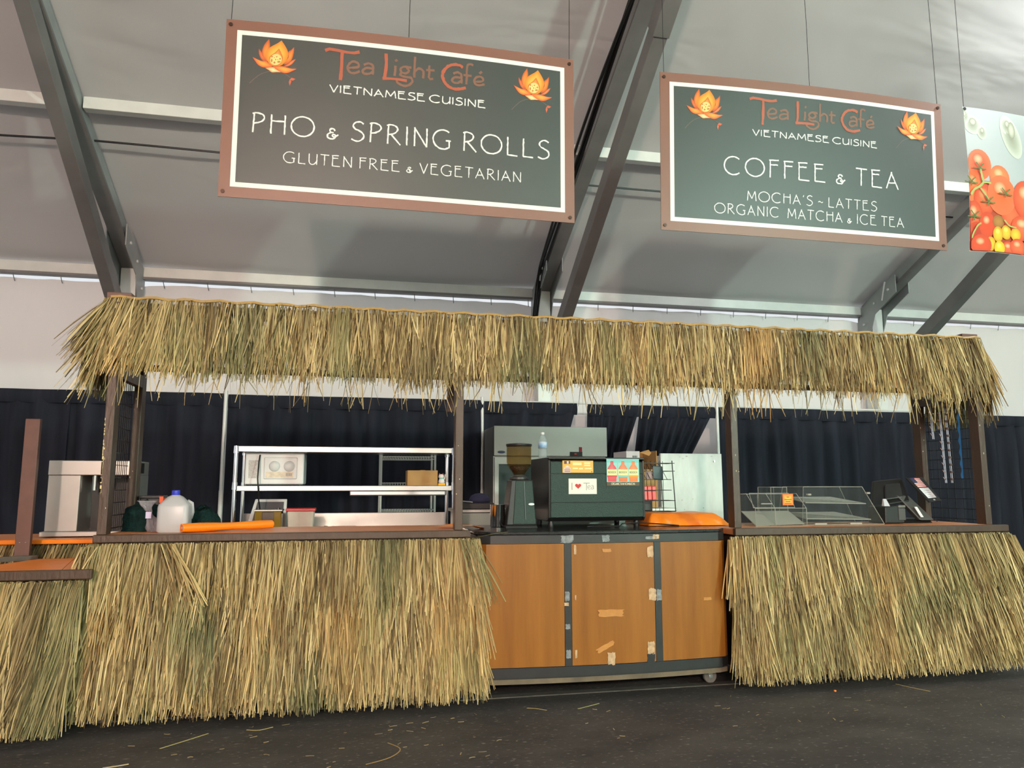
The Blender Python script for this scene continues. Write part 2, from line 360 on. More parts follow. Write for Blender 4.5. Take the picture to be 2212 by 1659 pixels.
# ------------------------------------------------------------------ thatch
STRAW = [lin((236, 214, 158)), lin((218, 194, 137)), lin((199, 175, 120)), lin((166, 144, 96)), lin((112, 92, 60)), lin((160, 158, 108)), lin((98, 108, 74)), lin((220, 180, 116))]
def straw_col(x, z, sd):
    a = nz(x*2.3, z*1.6, sd); b = nz(x*5.1, z*3.0, sd+7)
    r = R.random()
    c = STRAW[0] if r < .2 else STRAW[1] if r < .45 else STRAW[2] if r < .66 else STRAW[3] if r < .84 else STRAW[4]
    if a > 0.12: c = mixc(c, STRAW[7], min(.8, (a-.12)*2.4))
    if a < -0.16: c = mixc(c, STRAW[6], min(.8, (-a-.16)*2.6))
    if b > 0.28: c = mixc(c, STRAW[4], .55)
    if b < -0.3: c = mixc(c, STRAW[5], .5)
    k = R.uniform(.50, 1.06)
    return (c[0]*k, c[1]*k, c[2]*k)
def blade(m, p, d, side, L, w, col, curl, seg=3):
    V = []
    for k in range(seg+1):
        t = k/seg
        q = p + d*(L*t) + curl*(t*t)
        ww = w*(0.75 if k == 0 else 1.0 if k < seg else 0.55)*0.5
        V.append(q - side*ww); V.append(q + side*ww)
    cs = []
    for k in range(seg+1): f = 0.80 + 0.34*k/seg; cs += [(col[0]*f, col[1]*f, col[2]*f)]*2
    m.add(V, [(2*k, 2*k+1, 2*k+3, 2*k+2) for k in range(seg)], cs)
def thatch(m, A, B, nrm, H, n, lean, Lr, flare, sd, bottom=0.085, wr=(0.0042, 0.0100), jit=0.085, tip=(0, 0.03)):
    A = Vector(A); B = Vector(B); T = (B-A); W = T.length; T = T.normalized(); N = Vector(nrm); Z = Vector((0, 0, 1))
    for i in range(n):
        s = R.random(); q = R.random()
        if q < 0.16: t = R.uniform(0, 0.02); L = R.uniform(*Lr)
        else:
            t = R.random(); L = R.uniform(*Lr)
        mx = H + R.uniform(-bottom, bottom) + tip[1]*max(0, nz(s*W*3, sd))
        if t*H + L > mx: t = max(0.0, (mx - L)/H)
        zz = t*H
        p = A + T*(W*s) - Z*zz + N*(R.uniform(0.0, 0.035) + flare*0.5*t)
        ln = lean(s, t) + R.gauss(0, jit) + 0.06*nz(s*W*3.0, t*2.0, sd+3) + 0.07*nz(s*W*11.0, t*5.0, sd+5)
        out = R.uniform(0.05, 0.20)
        d = (-Z + T*ln + N*out).normalized()
        ang = R.gauss(0, 0.6)
        side = (T*math.cos(ang) + N*math.sin(ang)); side = (side - d*side.dot(d)).normalized()
        curl = T*R.gauss(0, 0.015) + N*(-out*L*0.22) + Z*R.uniform(-0.004, 0.0)
        if p.z - L < 0.03: L = max(0.05, p.z - 0.03 - R.uniform(0, 0.03))
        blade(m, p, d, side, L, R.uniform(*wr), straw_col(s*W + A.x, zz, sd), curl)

def caster(parent, x, y, r=0.045, rub=RUBBER, front=None):
    c = MB().tube([(x, y, r*2+0.035), (x, y, r*2+0.012)], 0.03, 10).build('caster', STEELM, parent, smooth='auto')
    MB().wheel((x, y, r+0.001), r, 0.03).build('wheel', rub, c, smooth='auto')
    MB().tube([(x, y-0.024, r), (x, y+0.024, r)], 0.012, 10).build('axle', CHROME, c)
    m = MB()
    for s in (-1, 1): m.prism([(x-0.022, r*2+0.02), (x+0.022, r*2+0.02), (x+0.012, r-0.012), (x-0.012, r-0.012)], y+s*0.018-0.0015, y+s*0.018+0.0015, 'y')
    m.build('fork', STEELM, c)

def counter(name, label, x0, x1, y0, y1, zt, thick, lean, nbl, sd, wheels, xt0=None, xt1=None, cat='counter', edge=True, H=None, group=None, topmat=ORANGE):
    t = thing(name, ((x0+x1)/2, (y0+y1)/2, 0), label, cat, group)
    MB().box(x0+0.03, x1-0.03, y0+0.05, y1-0.03, 0.13, zt-thick).build('body', BROWN, t)
    MB().box(x0+0.01, x1-0.01, y0+0.042, y1, zt-thick+0.002, zt-0.006).build('top', topmat, t, bevel=0.004)
    if edge: MB().box(x0, x1, y0, y0+0.04, zt-thick, zt).build('front_edge', BROWN, t, bevel=0.006)
    m = MB()
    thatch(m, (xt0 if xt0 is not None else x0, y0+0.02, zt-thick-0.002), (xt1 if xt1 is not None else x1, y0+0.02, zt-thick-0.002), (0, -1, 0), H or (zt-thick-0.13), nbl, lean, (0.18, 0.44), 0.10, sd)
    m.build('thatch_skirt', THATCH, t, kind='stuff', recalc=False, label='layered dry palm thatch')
    for wx, wy in wheels: caster(t, wx, wy)
    return t, m
ZC = 1.085
lc, _ = counter('thatched_counter', 'thatched counter under the left half of the canopy, holding the water jug', -1.46, 0.74, 4.75, 5.5, ZC, 0.046,
        lambda s, t: -0.10 + 0.14*s + 0.35*max(0, s-0.93)*10*(0.3), 13500, 11, [(-1.40, 4.95), (0.64, 5.3), (-1.3, 5.35)], -1.48, 0.80)
rc, _ = counter('thatched_counter', 'thatched counter under the right half of the canopy, holding the clear display cases', 2.57, 4.80, 4.73, 5.5, 1.075, 0.05,
        lambda s, t: 0.0 + 0.26*s, 14000, 23, [(2.7, 5.35), (4.6, 5.3)], 2.53, 4.80)
# stray blades fanning out at the ends of the counters
def strays(parent, roots, sd):
    m = MB()
    for (x, y, z, lx, ly, lz, n, sp) in roots:
        for k in range(n):
            d = Vector((lx + R.gauss(0, sp), ly + R.gauss(0, sp*0.5), lz + R.gauss(0, sp))).normalized(); L = R.uniform(0.2, 0.42)
            a = R.gauss(0, .7); side = Vector((math.cos(a), math.sin(a), 0)); side = (side - d*side.dot(d)).normalized()
            blade(m, Vector((x + R.uniform(-.05, .05), y + R.uniform(-.03, 0.0), z)), d, side, L, R.uniform(.005, .01), straw_col(x, z, sd), Vector((0, 0, -0.03)))
    m.build('loose_blades', THATCH, parent, kind='stuff', recalc=False)
strays(lc, [(0.72, 4.75, 1.03, 0.35, -0.1, -1, 40, .16), (-1.05, 4.74, 1.03, 0.5, -0.2, -1, 26, .18), (-1.46, 4.76, 1.02, -0.25, -0.1, -1, 50, .2), (0.76, 4.74, 0.7, 0.12, -0.1, -1, 50, .08), (0.70, 4.73, 1.03, 1.0, -0.1, 0.35, 2, .05)], 3)
strays(rc, [(4.78, 4.74, 1.0, 0.35, -0.1, -1, 60, .1), (4.86, 4.74, 0.75, 0.35, -0.1, -1, 70, .1), (4.93, 4.74, 0.5, 0.35, -0.1, -1, 60, .1), (2.56, 4.74, 1.0, -0.06, -0.1, -1, 50, .1), (2.57, 4.74, 0.6, -0.05, -0.1, -1, 60, .08)], 4)
# low counter at the left edge and its neighbours
low = thing('low_thatched_counter', (-2.0, 5.0, 0), 'low thatched counter with orange top at the bottom left corner', 'counter')
MB().box(-2.75, -1.53, 4.70, 5.4, 0.13, 0.855).build('body', BROWN, low)
MB().prism([(-2.78, 4.66), (-1.47, 4.66), (-1.49, 5.42), (-1.98, 5.44), (-2.1, 5.02), (-2.78, 5.0)], 0.858, 0.896, 'z').build('top', VINYL, low)
MB().box(-2.78, -1.41, 4.62, 4.66, 0.852, 0.905).build('front_edge', BROWN, low, bevel=0.006)
MB().beam((-2.78, 4.99, 0.905), (-1.99, 5.44, 0.905), 0.03, 0.03).build('back_edge', BROWN, low)
m = MB(); thatch(m, (-2.78, 4.64, 0.85), (-1.45, 4.64, 0.85), (0, -1, 0), 0.79, 7600, lambda s, t: -0.14 - 0.12*t, (0.2, 0.46), 0.14, 41)
m.build('thatch_skirt', THATCH, low, kind='stuff', recalc=False, label='dry palm thatch leaning to the left')
caster(low, -1.60, 4.92, 0.04, mat('caster_dark', (40, 62, 56), 0.4)); caster(low, -2.6, 5.25)
bk, _ = counter('back_thatched_counter', 'orange topped thatched counter behind, carrying the steel dispenser', -2.75, -1.60, 5.68, 6.4, 1.005, 0.03, lambda s, t: -0.25, 2600, 51, [(-2.6, 5.9), (-1.8, 6.2)], edge=False)
MB().box(-2.74, -1.61, 5.66, 5.74, 0.972, 1.003).build('cloth_edge', VINYL, bk, bevel=0.006)
t = thing('wooden_post', (-2.09, 5.48, 0), 'lone brown painted wooden post standing behind the low counter', 'post')
MB().box(-2.136, -2.048, 5.46, 5.50, 0, 1.806).build('board', BROWN2, t, bevel=0.004)
for sx in (-2.105, -2.07): MB().lathe([(0.006, 0), (0.004, 0.003)], (sx, 5.456, 1.0), 8).build('screw', CHROME, t)

# ------------------------------------------------------------------ canopy: posts, beams, wire grids, thatch valance
cn = thing('thatched_canopy', (1.63, 5.1, 1.08), 'long thatched canopy on brown posts spanning both counters', 'canopy')
def post(x, y, z0, z1, w=0.052, d=0.09, m=BROWN):
    o = MB().box(x-w/2, x+w/2, y, y+d, z0, z1).build('post', m, cn, bevel=0.004)
    for k in range(3):
        zz = R.uniform(z0+0.1, z1-0.5); xx = x + R.uniform(-.42, .42)*w; h = R.uniform(.004, .016); ww = R.uniform(.001, .0025)
        MB().box(xx-ww, xx+ww, y-0.0012, y+0.0005, zz, zz+h).build('paint_chip', CHIP, o)
    return o
p1 = post(-1.42, 4.765, ZC, 2.47); post(0.665, 4.765, ZC, 2.45); post(2.612, 4.765, 1.076, 2.45); post(4.665, 4.765, 1.076, 2.47)
cm = MB()
for k in range(26):
    z = 1.32 + 0.42*R.random(); w = R.uniform(.003, .009)*(1.0 if z < 1.6 else .6)
    cm.box(-1.4435, -1.4435+w, 4.763, 4.766, z, z+R.uniform(.012, .035))
cm.build('worn_edge', CHIP, p1, kind='stuff')
post(-1.43, 5.36, ZC, 2.47); post(4.665, 5.36, 1.076, 2.47)
for (x, s) in ((-1.425, 1), (4.665, -1)):
    MB().box(x-0.07, x+0.07, 4.80, 5.40, 2.47, 2.535).build('corner_block', BROWN2, cn, bevel=0.004)
    MB().box(x-0.02, x+0.02, 4.855, 5.36, 2.02, 2.10).build('side_rail', BROWN, cn)
MB().box(-1.45, 4.70, 4.80, 4.84, 2.40, 2.475).build('front_beam', BROWN, cn)
MB().box(-1.45, 4.70, 4.82, 4.85, 2.06, 2.095).build('lower_beam', BROWN, cn)
MB().box(-1.45, 4.70, 5.37, 5.41, 2.40, 2.475).build('back_beam', BROWN, cn)
MB().box(0.66, 0.72, 5.35, 5.42, 1.90, 2.42).build('hanger', BROWN2, cn)
for x in (-1.465, 4.70):
    g = MB()
    z = ZC + 0.02
    while z < 2.42: g.beam((x, 4.86, z), (x, 5.36, z), 0.004, 0.004, (0, 0, 1)); z += 0.078
    y = 4.87
    while y < 5.36: g.beam((x, y, ZC), (x, y, 2.43), 0.004, 0.004, (0, 1, 0)); y += 0.039 if x < 0 else 0.078
    g.build('wire_grid', WIRE, cn)
g = MB()
z = 2.10
while z < 2.40: g.beam((-1.4, 4.86, z), (4.66, 4.86, z), 0.004, 0.004); z += 0.076
x = -1.38
while x < 4.66: g.beam((x, 4.862, 2.09), (x, 4.862, 2.40), 0.004, 0.004, (0, 1, 0)); x += 0.076
g.build('front_wire_grid', WIRE, cn)
m = MB()
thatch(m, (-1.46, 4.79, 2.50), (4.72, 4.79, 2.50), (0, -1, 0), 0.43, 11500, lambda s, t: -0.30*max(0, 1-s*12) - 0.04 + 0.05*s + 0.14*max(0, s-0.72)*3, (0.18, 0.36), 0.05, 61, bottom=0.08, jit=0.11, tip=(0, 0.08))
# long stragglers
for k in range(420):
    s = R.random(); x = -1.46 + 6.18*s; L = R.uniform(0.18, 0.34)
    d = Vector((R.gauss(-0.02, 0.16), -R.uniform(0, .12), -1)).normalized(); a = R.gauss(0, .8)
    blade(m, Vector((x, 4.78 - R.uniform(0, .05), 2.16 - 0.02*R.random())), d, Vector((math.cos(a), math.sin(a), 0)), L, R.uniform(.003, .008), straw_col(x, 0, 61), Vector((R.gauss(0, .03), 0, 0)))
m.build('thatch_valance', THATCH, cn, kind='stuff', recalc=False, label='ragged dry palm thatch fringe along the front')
m = MB()
thatch(m, (-1.47, 5.45, 2.50), (-1.47, 4.78, 2.50), (-1, 0, 0), 0.50, 1500, lambda s, t: 0.1*(s > .8), (0.2, 0.42), 0.25, 71, bottom=0.1, jit=0.14)
for k in range(150):
    z = 2.50 - 0.35*R.random()**2; d = Vector((-0.75 + R.gauss(0, .22) + (2.5-z)*0.5, -0.25 + R.gauss(0, .2), -1)).normalized()
    a = R.gauss(0, .7); side = Vector((math.cos(a), math.sin(a), .3)); side = (side - d*side.dot(d)).normalized()
    blade(m, Vector((-1.47, 4.77 + R.uniform(0, .05), z)), d, side, R.uniform(.2, .40), R.uniform(.005, .011), straw_col(-1.5, z, 71), Vector((0, 0, -.05)))
m.build('thatch_side', THATCH, cn, kind='stuff', recalc=False, label='thatch splaying out at the left end')
m = MB()
thatch(m, (4.73, 4.78, 2.48), (4.73, 5.42, 2.48), (1, 0, 0), 0.56, 1500, lambda s, t: 0.0, (0.2, 0.46), 0.12, 81, bottom=0.12, jit=0.12)
for k in range(60):
    z = 2.48 - 0.2*R.random(); d = Vector((0.18 + abs(R.gauss(0, .2)), -0.1, -1)).normalized()
    a = R.gauss(0, .7); side = Vector((math.cos(a), math.sin(a), 0)); side = (side - d*side.dot(d)).normalized()
    blade(m, Vector((4.72, 4.77, z)), d, side, R.uniform(.2, .4), R.uniform(.005, .01), straw_col(4.7, z, 81), Vector((0, 0, -.03)))
m.build('thatch_side', THATCH, cn, kind='stuff', recalc=False, label='thatch hanging at the right end')
tw = [(-1.46 + 6.18*i/120, 4.765 + 0.004*math.sin(i), 2.497 + 0.006*math.sin(i*1.7)) for i in range(121)]
MB().tube(tw, 0.009, 6, col=lin((176, 142, 84))).build('thatch_binding', PRINT, cn)
for x in (-1.0, -0.78, -0.5, -0.3, 0.55, 1.42, 2.2, 3.1): MB().lathe([(0.009, 0), (0.007, 0.004)], (x, 4.752, 2.492), 8).build('brass_tack', mat('brass', (230, 190, 90), 0.25, 0.9), cn)
# ------------------------------------------------------------------ stroke lettering
def arc(cx, cy, rx, ry, a0, a1, n=22): return [(cx + rx*math.cos(math.radians(a0 + (a1-a0)*i/n)), cy + ry*math.sin(math.radians(a0 + (a1-a0)*i/n))) for i in range(n+1)]
def smooth(P, k=5):
    out = []
    for i in range(len(P)-1):
        p0 = P[max(0, i-1)]; p1 = P[i]; p2 = P[i+1]; p3 = P[min(len(P)-1, i+2)]
        for j in range(k):
            t = j/k
            out.append(tuple(0.5*((2*p1[a]) + (-p0[a]+p2[a])*t + (2*p0[a]-5*p1[a]+4*p2[a]-p3[a])*t*t + (-p0[a]+3*p1[a]-3*p2[a]+p3[a])*t**3) for a in (0, 1)))
    out.append(P[-1]); return out
GL = {
 'A': (.70, [[(0, 0), (.34, 1)], [(.29, .98), (.70, -.02)], [(.11, .33), (.58, .36)]]),
 'B': (.55, [[(.05, 1), (.05, 0)], smooth([(0, 1), (.35, .98), (.42, .77), (.3, .57), (.06, .54)]), smooth([(.06, .54), (.4, .5), (.52, .27), (.38, .04), (.05, 0)])]),
 'C': (.84, [arc(.47, .5, .47, .51, 48, 312)]),
 'E': (.62, [[(.06, 1), (.05, 0)], [(0, .99), (.52, 1.01)], [(.05, .75), (.47, .76)], [(.05, .02), (.62, .0)]]),
 'F': (.52, [[(.06, 1), (.05, 0)], [(0, .99), (.52, 1.01)], [(.05, .73), (.47, .74)]]),
 'G': (.84, [arc(.47, .5, .47, .51, 52, 305), [(.76, .44), (.76, .06)], [(.60, .44), (.84, .45)]]),
 'H': (.68, [[(.05, 1), (.04, 0)], [(.64, 1), (.63, 0)], [(.05, .67), (.64, .68)]]),
 'I': (.12, [[(.06, 1), (.05, 0)]]),
 'K': (.55, [[(.05, 1), (.05, 0)], [(.5, 1), (.06, .45)], [(.1, .5), (.55, 0)]]),
 'L': (.54, [[(.06, 1), (.05, 0)], [(.04, .02), (.54, .0)]]),
 'M': (.84, [[(.03, 0), (.11, 1)], [(.10, .98), (.43, .22)], [(.43, .22), (.73, 1)], [(.73, .98), (.82, 0)]]),
 'N': (.68, [[(.05, 0), (.06, 1)], [(.04, 1), (.62, .0)], [(.63, 1), (.62, 0)]]),
 'O': (1.0, [arc(.5, .5, .5, .51, 100, 462, 34)]),
 'P': (.54, [[(.08, 1), (.04, 0)], smooth([(0, .97), (.2, 1.02), (.43, .95), (.52, .8), (.44, .63), (.26, .52), (.06, .48)])]),
 'R': (.64, [[(.08, 1), (.05, 0)], smooth([(0, .97), (.2, 1.02), (.42, .95), (.5, .8), (.42, .63), (.26, .53), (.07, .49)]), [(.2, .52), (.64, -.02)]]),
 'S': (.58, [smooth([(.55, .92), (.38, 1.01), (.18, .96), (.08, .8), (.15, .64), (.33, .55), (.5, .43), (.56, .25), (.45, .07), (.24, -.01), (0, .08)])]),
 'T': (.62, [[(0, 1.0), (.64, .98)], [(.31, 1), (.29, 0)]]),
 'U': (.66, [smooth([(.05, 1), (.04, .5), (.08, .15), (.25, 0), (.45, .08), (.6, .34)]), [(.62, 1), (.61, 0)]]),
 'V': (.62, [[(0, 1), (.33, 0)], [(.31, 0), (.62, 1)]]),
 'W': (.9, [[(0, 1), (.24, 0)], [(.24, 0), (.45, .8)], [(.45, .8), (.66, 0)], [(.66, 0), (.9, 1)]]),
 "'": (.14, [[(.1, 1.0), (.04, .80)]]),
 '~': (.42, [smooth([(0, .42), (.1, .5), (.22, .46), (.34, .40), (.44, .48)])]),
 '&': (.72, [smooth([(.5, .60), (.42, .72), (.26, .74), (.16, .62), (.24, .5), (.4, .46), (.2, .43), (.04, .30), (.04, .12), (.2, 0), (.42, .02), (.54, .16), (.5, .3), (.38, .32), (.34, .22), (.48, .16), (.72, .34)])]),
 'e': (.5, [smooth([(.04, .28), (.42, .33), (.36, .5), (.2, .55), (.05, .4), (.04, .2), (.15, .04), (.32, .0), (.48, .06)])]),
 'a': (.5, [smooth([(.08, .5), (.26, .56), (.4, .46), (.42, .2), (.44, 0)]), smooth([(.42, .3), (.2, .32), (.04, .18), (.1, .02), (.26, .02), (.42, .14)])]),
 ' ': (.10, []),
}
def ribbon(m, P, w, M, e, col=None, rough=0.25, sd=0.0):
    """flat stroke of width w along 2D polyline P (metres in the plane), mapped by M(x, y, e)"""
    # resample so the worn edge of the stroke shows
    Q = []
    for i in range(len(P)-1):
        L = math.hypot(P[i+1][0]-P[i][0], P[i+1][1]-P[i][1]); k = max(1, int(L/(w*1.3)))
        for j in range(k): Q.append((P[i][0] + (P[i+1][0]-P[i][0])*j/k, P[i][1] + (P[i+1][1]-P[i][1])*j/k))
    Q.append(P[-1]); V = []
    for i, p in enumerate(Q):
        a = Q[max(0, i-1)]; b = Q[min(len(Q)-1, i+1)]; dx, dy = b[0]-a[0], b[1]-a[1]; L = math.hypot(dx, dy) or 1
        nx, ny = -dy/L, dx/L; w1 = w*0.5*(1 + rough*nz(p[0]*60 + sd, p[1]*60)*2); w2 = w*0.5*(1 + rough*nz(p[0]*60 + sd, p[1]*60, 9)*2)
        V.append(M(p[0] + nx*w1, p[1] + ny*w1, e)); V.append(M(p[0] - nx*w2, p[1] - ny*w2, e))
    m.add(V, [(2*i, 2*i+1, 2*i+3, 2*i+2) for i in range(len(Q)-1)], col)
def text(m, s, x0, x1, y0, h, M, e, stroke, col=None, track=0.16, slope=0.0, amps=1.0, rough=0.25, each=None):
    adv = 0; items = []
    for ch in s:
        w, st = GL[ch]; k = amps if ch == '&' else 1.0
        items.append((adv, st, k)); adv += w*k + track
    adv -= track; sc = (x1-x0)/adv
    for off, st, k in items:
        if not st: continue
        g = MB() if each else m
        for P in st:
            Q = [(x0 + (off + p[0]*k)*sc, y0 + p[1]*k*h + slope*(off + p[0]*k)*sc) for p in P]
            ribbon(g, Q, stroke, M, e, col, rough, off)
        if each: each(g)

LOGO = {  # strokes in pixels of the printed wordmark, x right, y down
 'big': [[(75, 175), (130, 152), (230, 158), (330, 172), (440, 172), (505, 152)], [(290, 165), (288, 300), (285, 430), (275, 548)],
         [(838, 133), (842, 250), (838, 380), (822, 470)], [(800, 470), (900, 462), (1000, 460), (1110, 464)],
         smooth([(1838, 200), (1790, 175), (1720, 175), (1640, 210), (1585, 280), (1570, 345), (1600, 430), (1670, 490), (1760, 505), (1880, 474)])],
 'small': [smooth([(365, 375), (440, 365), (498, 340), (480, 295), (430, 284), (380, 320), (360, 375), (385, 425), (440, 438), (515, 405)]),
           smooth([(560, 315), (610, 290), (665, 300), (680, 350), (678, 432)]), smooth([(675, 355), (600, 352), (548, 390), (570, 430), (630, 425), (672, 395)]),
           [(960, 280), (958, 350), (950, 418)], [(955, 220), (985, 200)],
           smooth([(1165, 285), (1080, 280), (1025, 315), (1040, 360), (1100, 365), (1135, 325), (1100, 288)]), smooth([(1040, 365), (1020, 395), (1080, 415), (1160, 420), (1180, 470), (1120, 530), (1040, 530), (985, 490), (1010, 450)]),
           [(1208, 131), (1206, 270), (1202, 412)], smooth([(1206, 330), (1260, 285), (1310, 300), (1322, 350), (1318, 410)]),
           [(1398, 225), (1396, 320), (1392, 385), (1410, 412), (1450, 400)], [(1355, 292), (1465, 285)],
           smooth([(1710, 300), (1760, 275), (1810, 290), (1822, 340), (1822, 420)]), smooth([(1818, 345), (1740, 345), (1695, 380), (1715, 418), (1770, 415), (1815, 385)]),
           smooth([(1975, 155), (1930, 140), (1898, 170), (1890, 260), (1886, 424)]), [(1845, 300), (1955, 300)],
           smooth([(1995, 375), (2060, 365), (2112, 345), (2095, 305), (2050, 297), (2005, 325), (1992, 370), (2010, 408), (2060, 415), (2130, 392)]), [(2060, 258), (2090, 222)]]}
PET = [  # lotus petals: outline (crop pixels, y down), edge colour, heart colour
 ([(765, 200), (650, 330), (590, 470), (590, 600), (640, 740), (760, 760), (800, 400)], (196, 84, 46), (236, 150, 60)),
 ([(495, 440), (500, 560), (560, 690), (640, 760), (700, 740), (600, 620), (590, 560)], (190, 84, 50), (225, 120, 66)),
 ([(1465, 430), (1390, 500), (1300, 560), (1310, 700), (1200, 860), (1330, 850), (1420, 740), (1465, 560)], (196, 84, 46), (240, 150, 60)),
 ([(1525, 740), (1430, 770), (1320, 860), (1200, 910), (1300, 925), (1430, 860)], (196, 96, 60), (236, 140, 90)),
 ([(1110, 250), (1000, 320), (830, 400), (720, 500), (690, 620), (740, 760), (860, 880), (1000, 910), (1150, 880), (1270, 760), (1310, 620), (1260, 460)], (226, 132, 40), (246, 200, 84)),
 ([(330, 650), (420, 770), (500, 860), (620, 920), (760, 930), (890, 910), (800, 830), (700, 770), (560, 750)], (214, 90, 54), (255, 172, 70)),
 ([(690, 940), (790, 1000), (880, 1060), (1010, 1060), (1130, 1060), (1000, 980), (900, 925)], (240, 140, 70), (255, 235, 180)),
 ([(890, 905), (1030, 1010), (1180, 1080), (1310, 1095), (1440, 1050), (1560, 995), (1430, 985), (1300, 950), (1150, 910), (1000, 905)], (214, 90, 54), (255, 176, 72)),
]
def fan(m, P, M, e, ce, ch):
    cx = sum(p[0] for p in P)/len(P); cy = sum(p[1] for p in P)/len(P)
    n = len(P); mid = [((p[0]+cx)/2, (p[1]+cy)/2) for p in P]
    V = [M(*p, e) for p in P] + [M(*p, e) for p in mid] + [M(cx, cy, e)]
    m.add(V, [(i, (i+1) % n, n+(i+1) % n, n+i) for i in range(n)] + [(n+i, n+(i+1) % n, 2*n) for i in range(n)], [ce]*n + [mixc(ce, ch, .65)]*n + [ch])
def lotus(m, x, y, s, M, e):
    """lotus drawn about (x, y); s = metres per crop pixel"""
    def T(P): return [(x + (p[0]-980)*s, y - (p[1] - 0.115*(p[0]-980) - 690)*s*1.18) for p in P]
    ribbon(m, T(smooth([(280, 1310), (420, 1190), (600, 1080), (900, 1020), (1180, 1080), (1400, 1210)])), 22*s, M, e, lin((104, 94, 84)))
    for k, (P, a, b) in enumerate(PET): fan(m, T(smooth(P + [P[0]], 3)[:-1]), M, e + 0.0002*(k+1), lin(a), lin(b))
    q = smooth([(1050, 455), (940, 560), (830, 630), (790, 700), (840, 820), (960, 900), (1080, 870), (1165, 730), (1130, 600), (1050, 455)], 4)
    fan(m, T(q[:-1]), M, e + 0.0025, lin((206, 110, 44)), lin((240, 180, 90)))
    fan(m, T(arc(975, 740, 165, 145, 0, 360, 20)[:-1]), M, e + 0.0028, lin((246, 205, 130)), lin((244, 222, 140)))
    for (a, b, c, d) in ((865, 660, 30, 22), (860, 760, 26, 44), (940, 815, 30, 28), (1060, 800, 50, 26), (970, 740, 16, 24), (1090, 725, 30, 24), (995, 670, 26, 18), (930, 690, 16, 12), (1030, 745, 14, 14)):
        fan(m, T(arc(a, b, c, d, 0, 360, 8)[:-1]), M, e + 0.003, lin((196, 140, 74)), lin((188, 128, 66)))
    fan(m, T([(1370, 1270), (1430, 1210), (1540, 1250), (1470, 1290)]), M, e + .001, lin((206, 104, 74)), lin((206, 104, 74)))
    fan(m, T([(1375, 1270), (1430, 1300), (1385, 1420), (1355, 1320)]), M, e + .001, lin((206, 104, 74)), lin((206, 104, 74)))

def gloss(m, w):
    p = m.node_tree.nodes['Principled BSDF']; p.inputs['Coat Weight'].default_value = w; p.inputs['Coat Roughness'].default_value = 0.5; p.inputs['Coat IOR'].default_value = 1.9; return m
FRAMEB = mat('sign_brown_print', (126, 82, 64), 0.46, var=0.05, vs_=3, spec=0.6)
SIGNG = mat('sign_dark_green_print', (35, 45, 40), 0.46, var=0.05, vs_=2, spec=0.7)
SIGNW = mat('sign_white_print', (238, 240, 234), 0.4)
SIGNO = mat('sign_rust_lettering', (176, 92, 66), 0.4)
SIGND = mat('sign_brown_lettering', (132, 94, 76), 0.4)
def sign(label, C, lines, logo, lot, bow):
    """C = corners (x, y, z): bottom left, bottom right, top right, top left"""
    C = [Vector(c) for c in C]; W = 2.42; H = 1.23
    def M(x, y, e=0.0):
        u, v = x/W, y/H
        p = (C[0]*(1-u) + C[1]*u)*(1-v) + (C[3]*(1-u) + C[2]*u)*v
        return p + Vector((0, -e - bow*(1-(2*u-1)**2)*(0.25 + 0.75*v), 0))
    o = thing('hanging_sign', tuple((C[0]+C[1])/2), label, 'sign', 'hanging menu signs')
    m = MB(); nu = 24
    m.grid(lambda u, v: M(u*W, v*H, 0), nu, 6); m.grid(lambda u, v: M(u*W, v*H, -0.006), nu, 6)
    for v in (0, 1): m.grid(lambda u, t, v=v: M(u*W, v*H, -0.006*t), nu, 1)
    for u in (0, 1): m.grid(lambda v, t, u=u: M(u*W, v*H, -0.006*t), 6, 1)
    m.build('board', FRAMEB, o, recalc=False)
    bx, by, bw = 0.072, 0.072, 0.032
    m = MB(); m.grid(lambda u, v: M(bx + (W-2*bx)*u, by + (H-2*by)*v, 0.001), nu, 6); m.build('white_border', SIGNW, o, recalc=False)
    m = MB(); m.grid(lambda u, v: M(bx+bw + (W-2*bx-2*bw)*u, by+bw + (H-2*by-2*bw)*v, 0.002), nu, 6); m.build('green_field', SIGNG, o, recalc=False)
    for (s, u0, u1, v0, h, st, tr, am) in lines:
        text(None, s, u0*W, u1*W, v0*H, h*H, M, 0.0035, st, track=tr, amps=am, rough=0.3, each=lambda g: g.build('letter', SIGNW, o, recalc=False))
    lx, ly, ls = logo
    for key, mt, st, grp in (('small', SIGND, 30, ((0,), (1, 2), (3, 4), (5, 6), (7, 8), (9, 10), (11, 12), (13, 14), (15, 16))), ('big', SIGNO, 40, ((0, 1), (2, 3), (4,)))):
        for gi in grp:
            m = MB()
            for k in gi: ribbon(m, [(lx*W + (p[0]-75)*ls, ly*H + (415-p[1])*ls) for p in LOGO[key][k]], st*ls, M, 0.0035 if key == 'small' else 0.0042, rough=0.25)
            m.build('wordmark_letter', mt, o, recalc=False)
    for (u, v, s) in lot:
        m = MB(); lotus(m, u*W, v*H, s, M, 0.0035); m.build('lotus_emblem', PRINT, o, recalc=False, label='printed orange lotus flower')
    for (u, v) in ((.012, .97), (.986, .97), (.012, .03), (.986, .03)):
        p = M(u*W, v*H, 0.0); MB().tube([p + Vector((0, .0, 0)), p + Vector((0, -.006, 0))], .013, 10).build('grommet', mat('grommet', (90, 70, 62), 0.3, .7), o)
    for u in (.012, .5, .986):
        p = M(u*W, H*.97, -0.003); zt = roofz(p.y) - 0.0
        MB().tube([p, p + Vector((0.01, 0.01, (zt-p.z)*.3)), p + Vector((-0.006, 0.0, (zt-p.z)*.6)), Vector((p.x, p.y, zt))], .0022, 5).build('hanging_wire', WIRE, o)
s = 0.118*2.42/1220.0
LG = (0.724-0.267)*2.42/2055
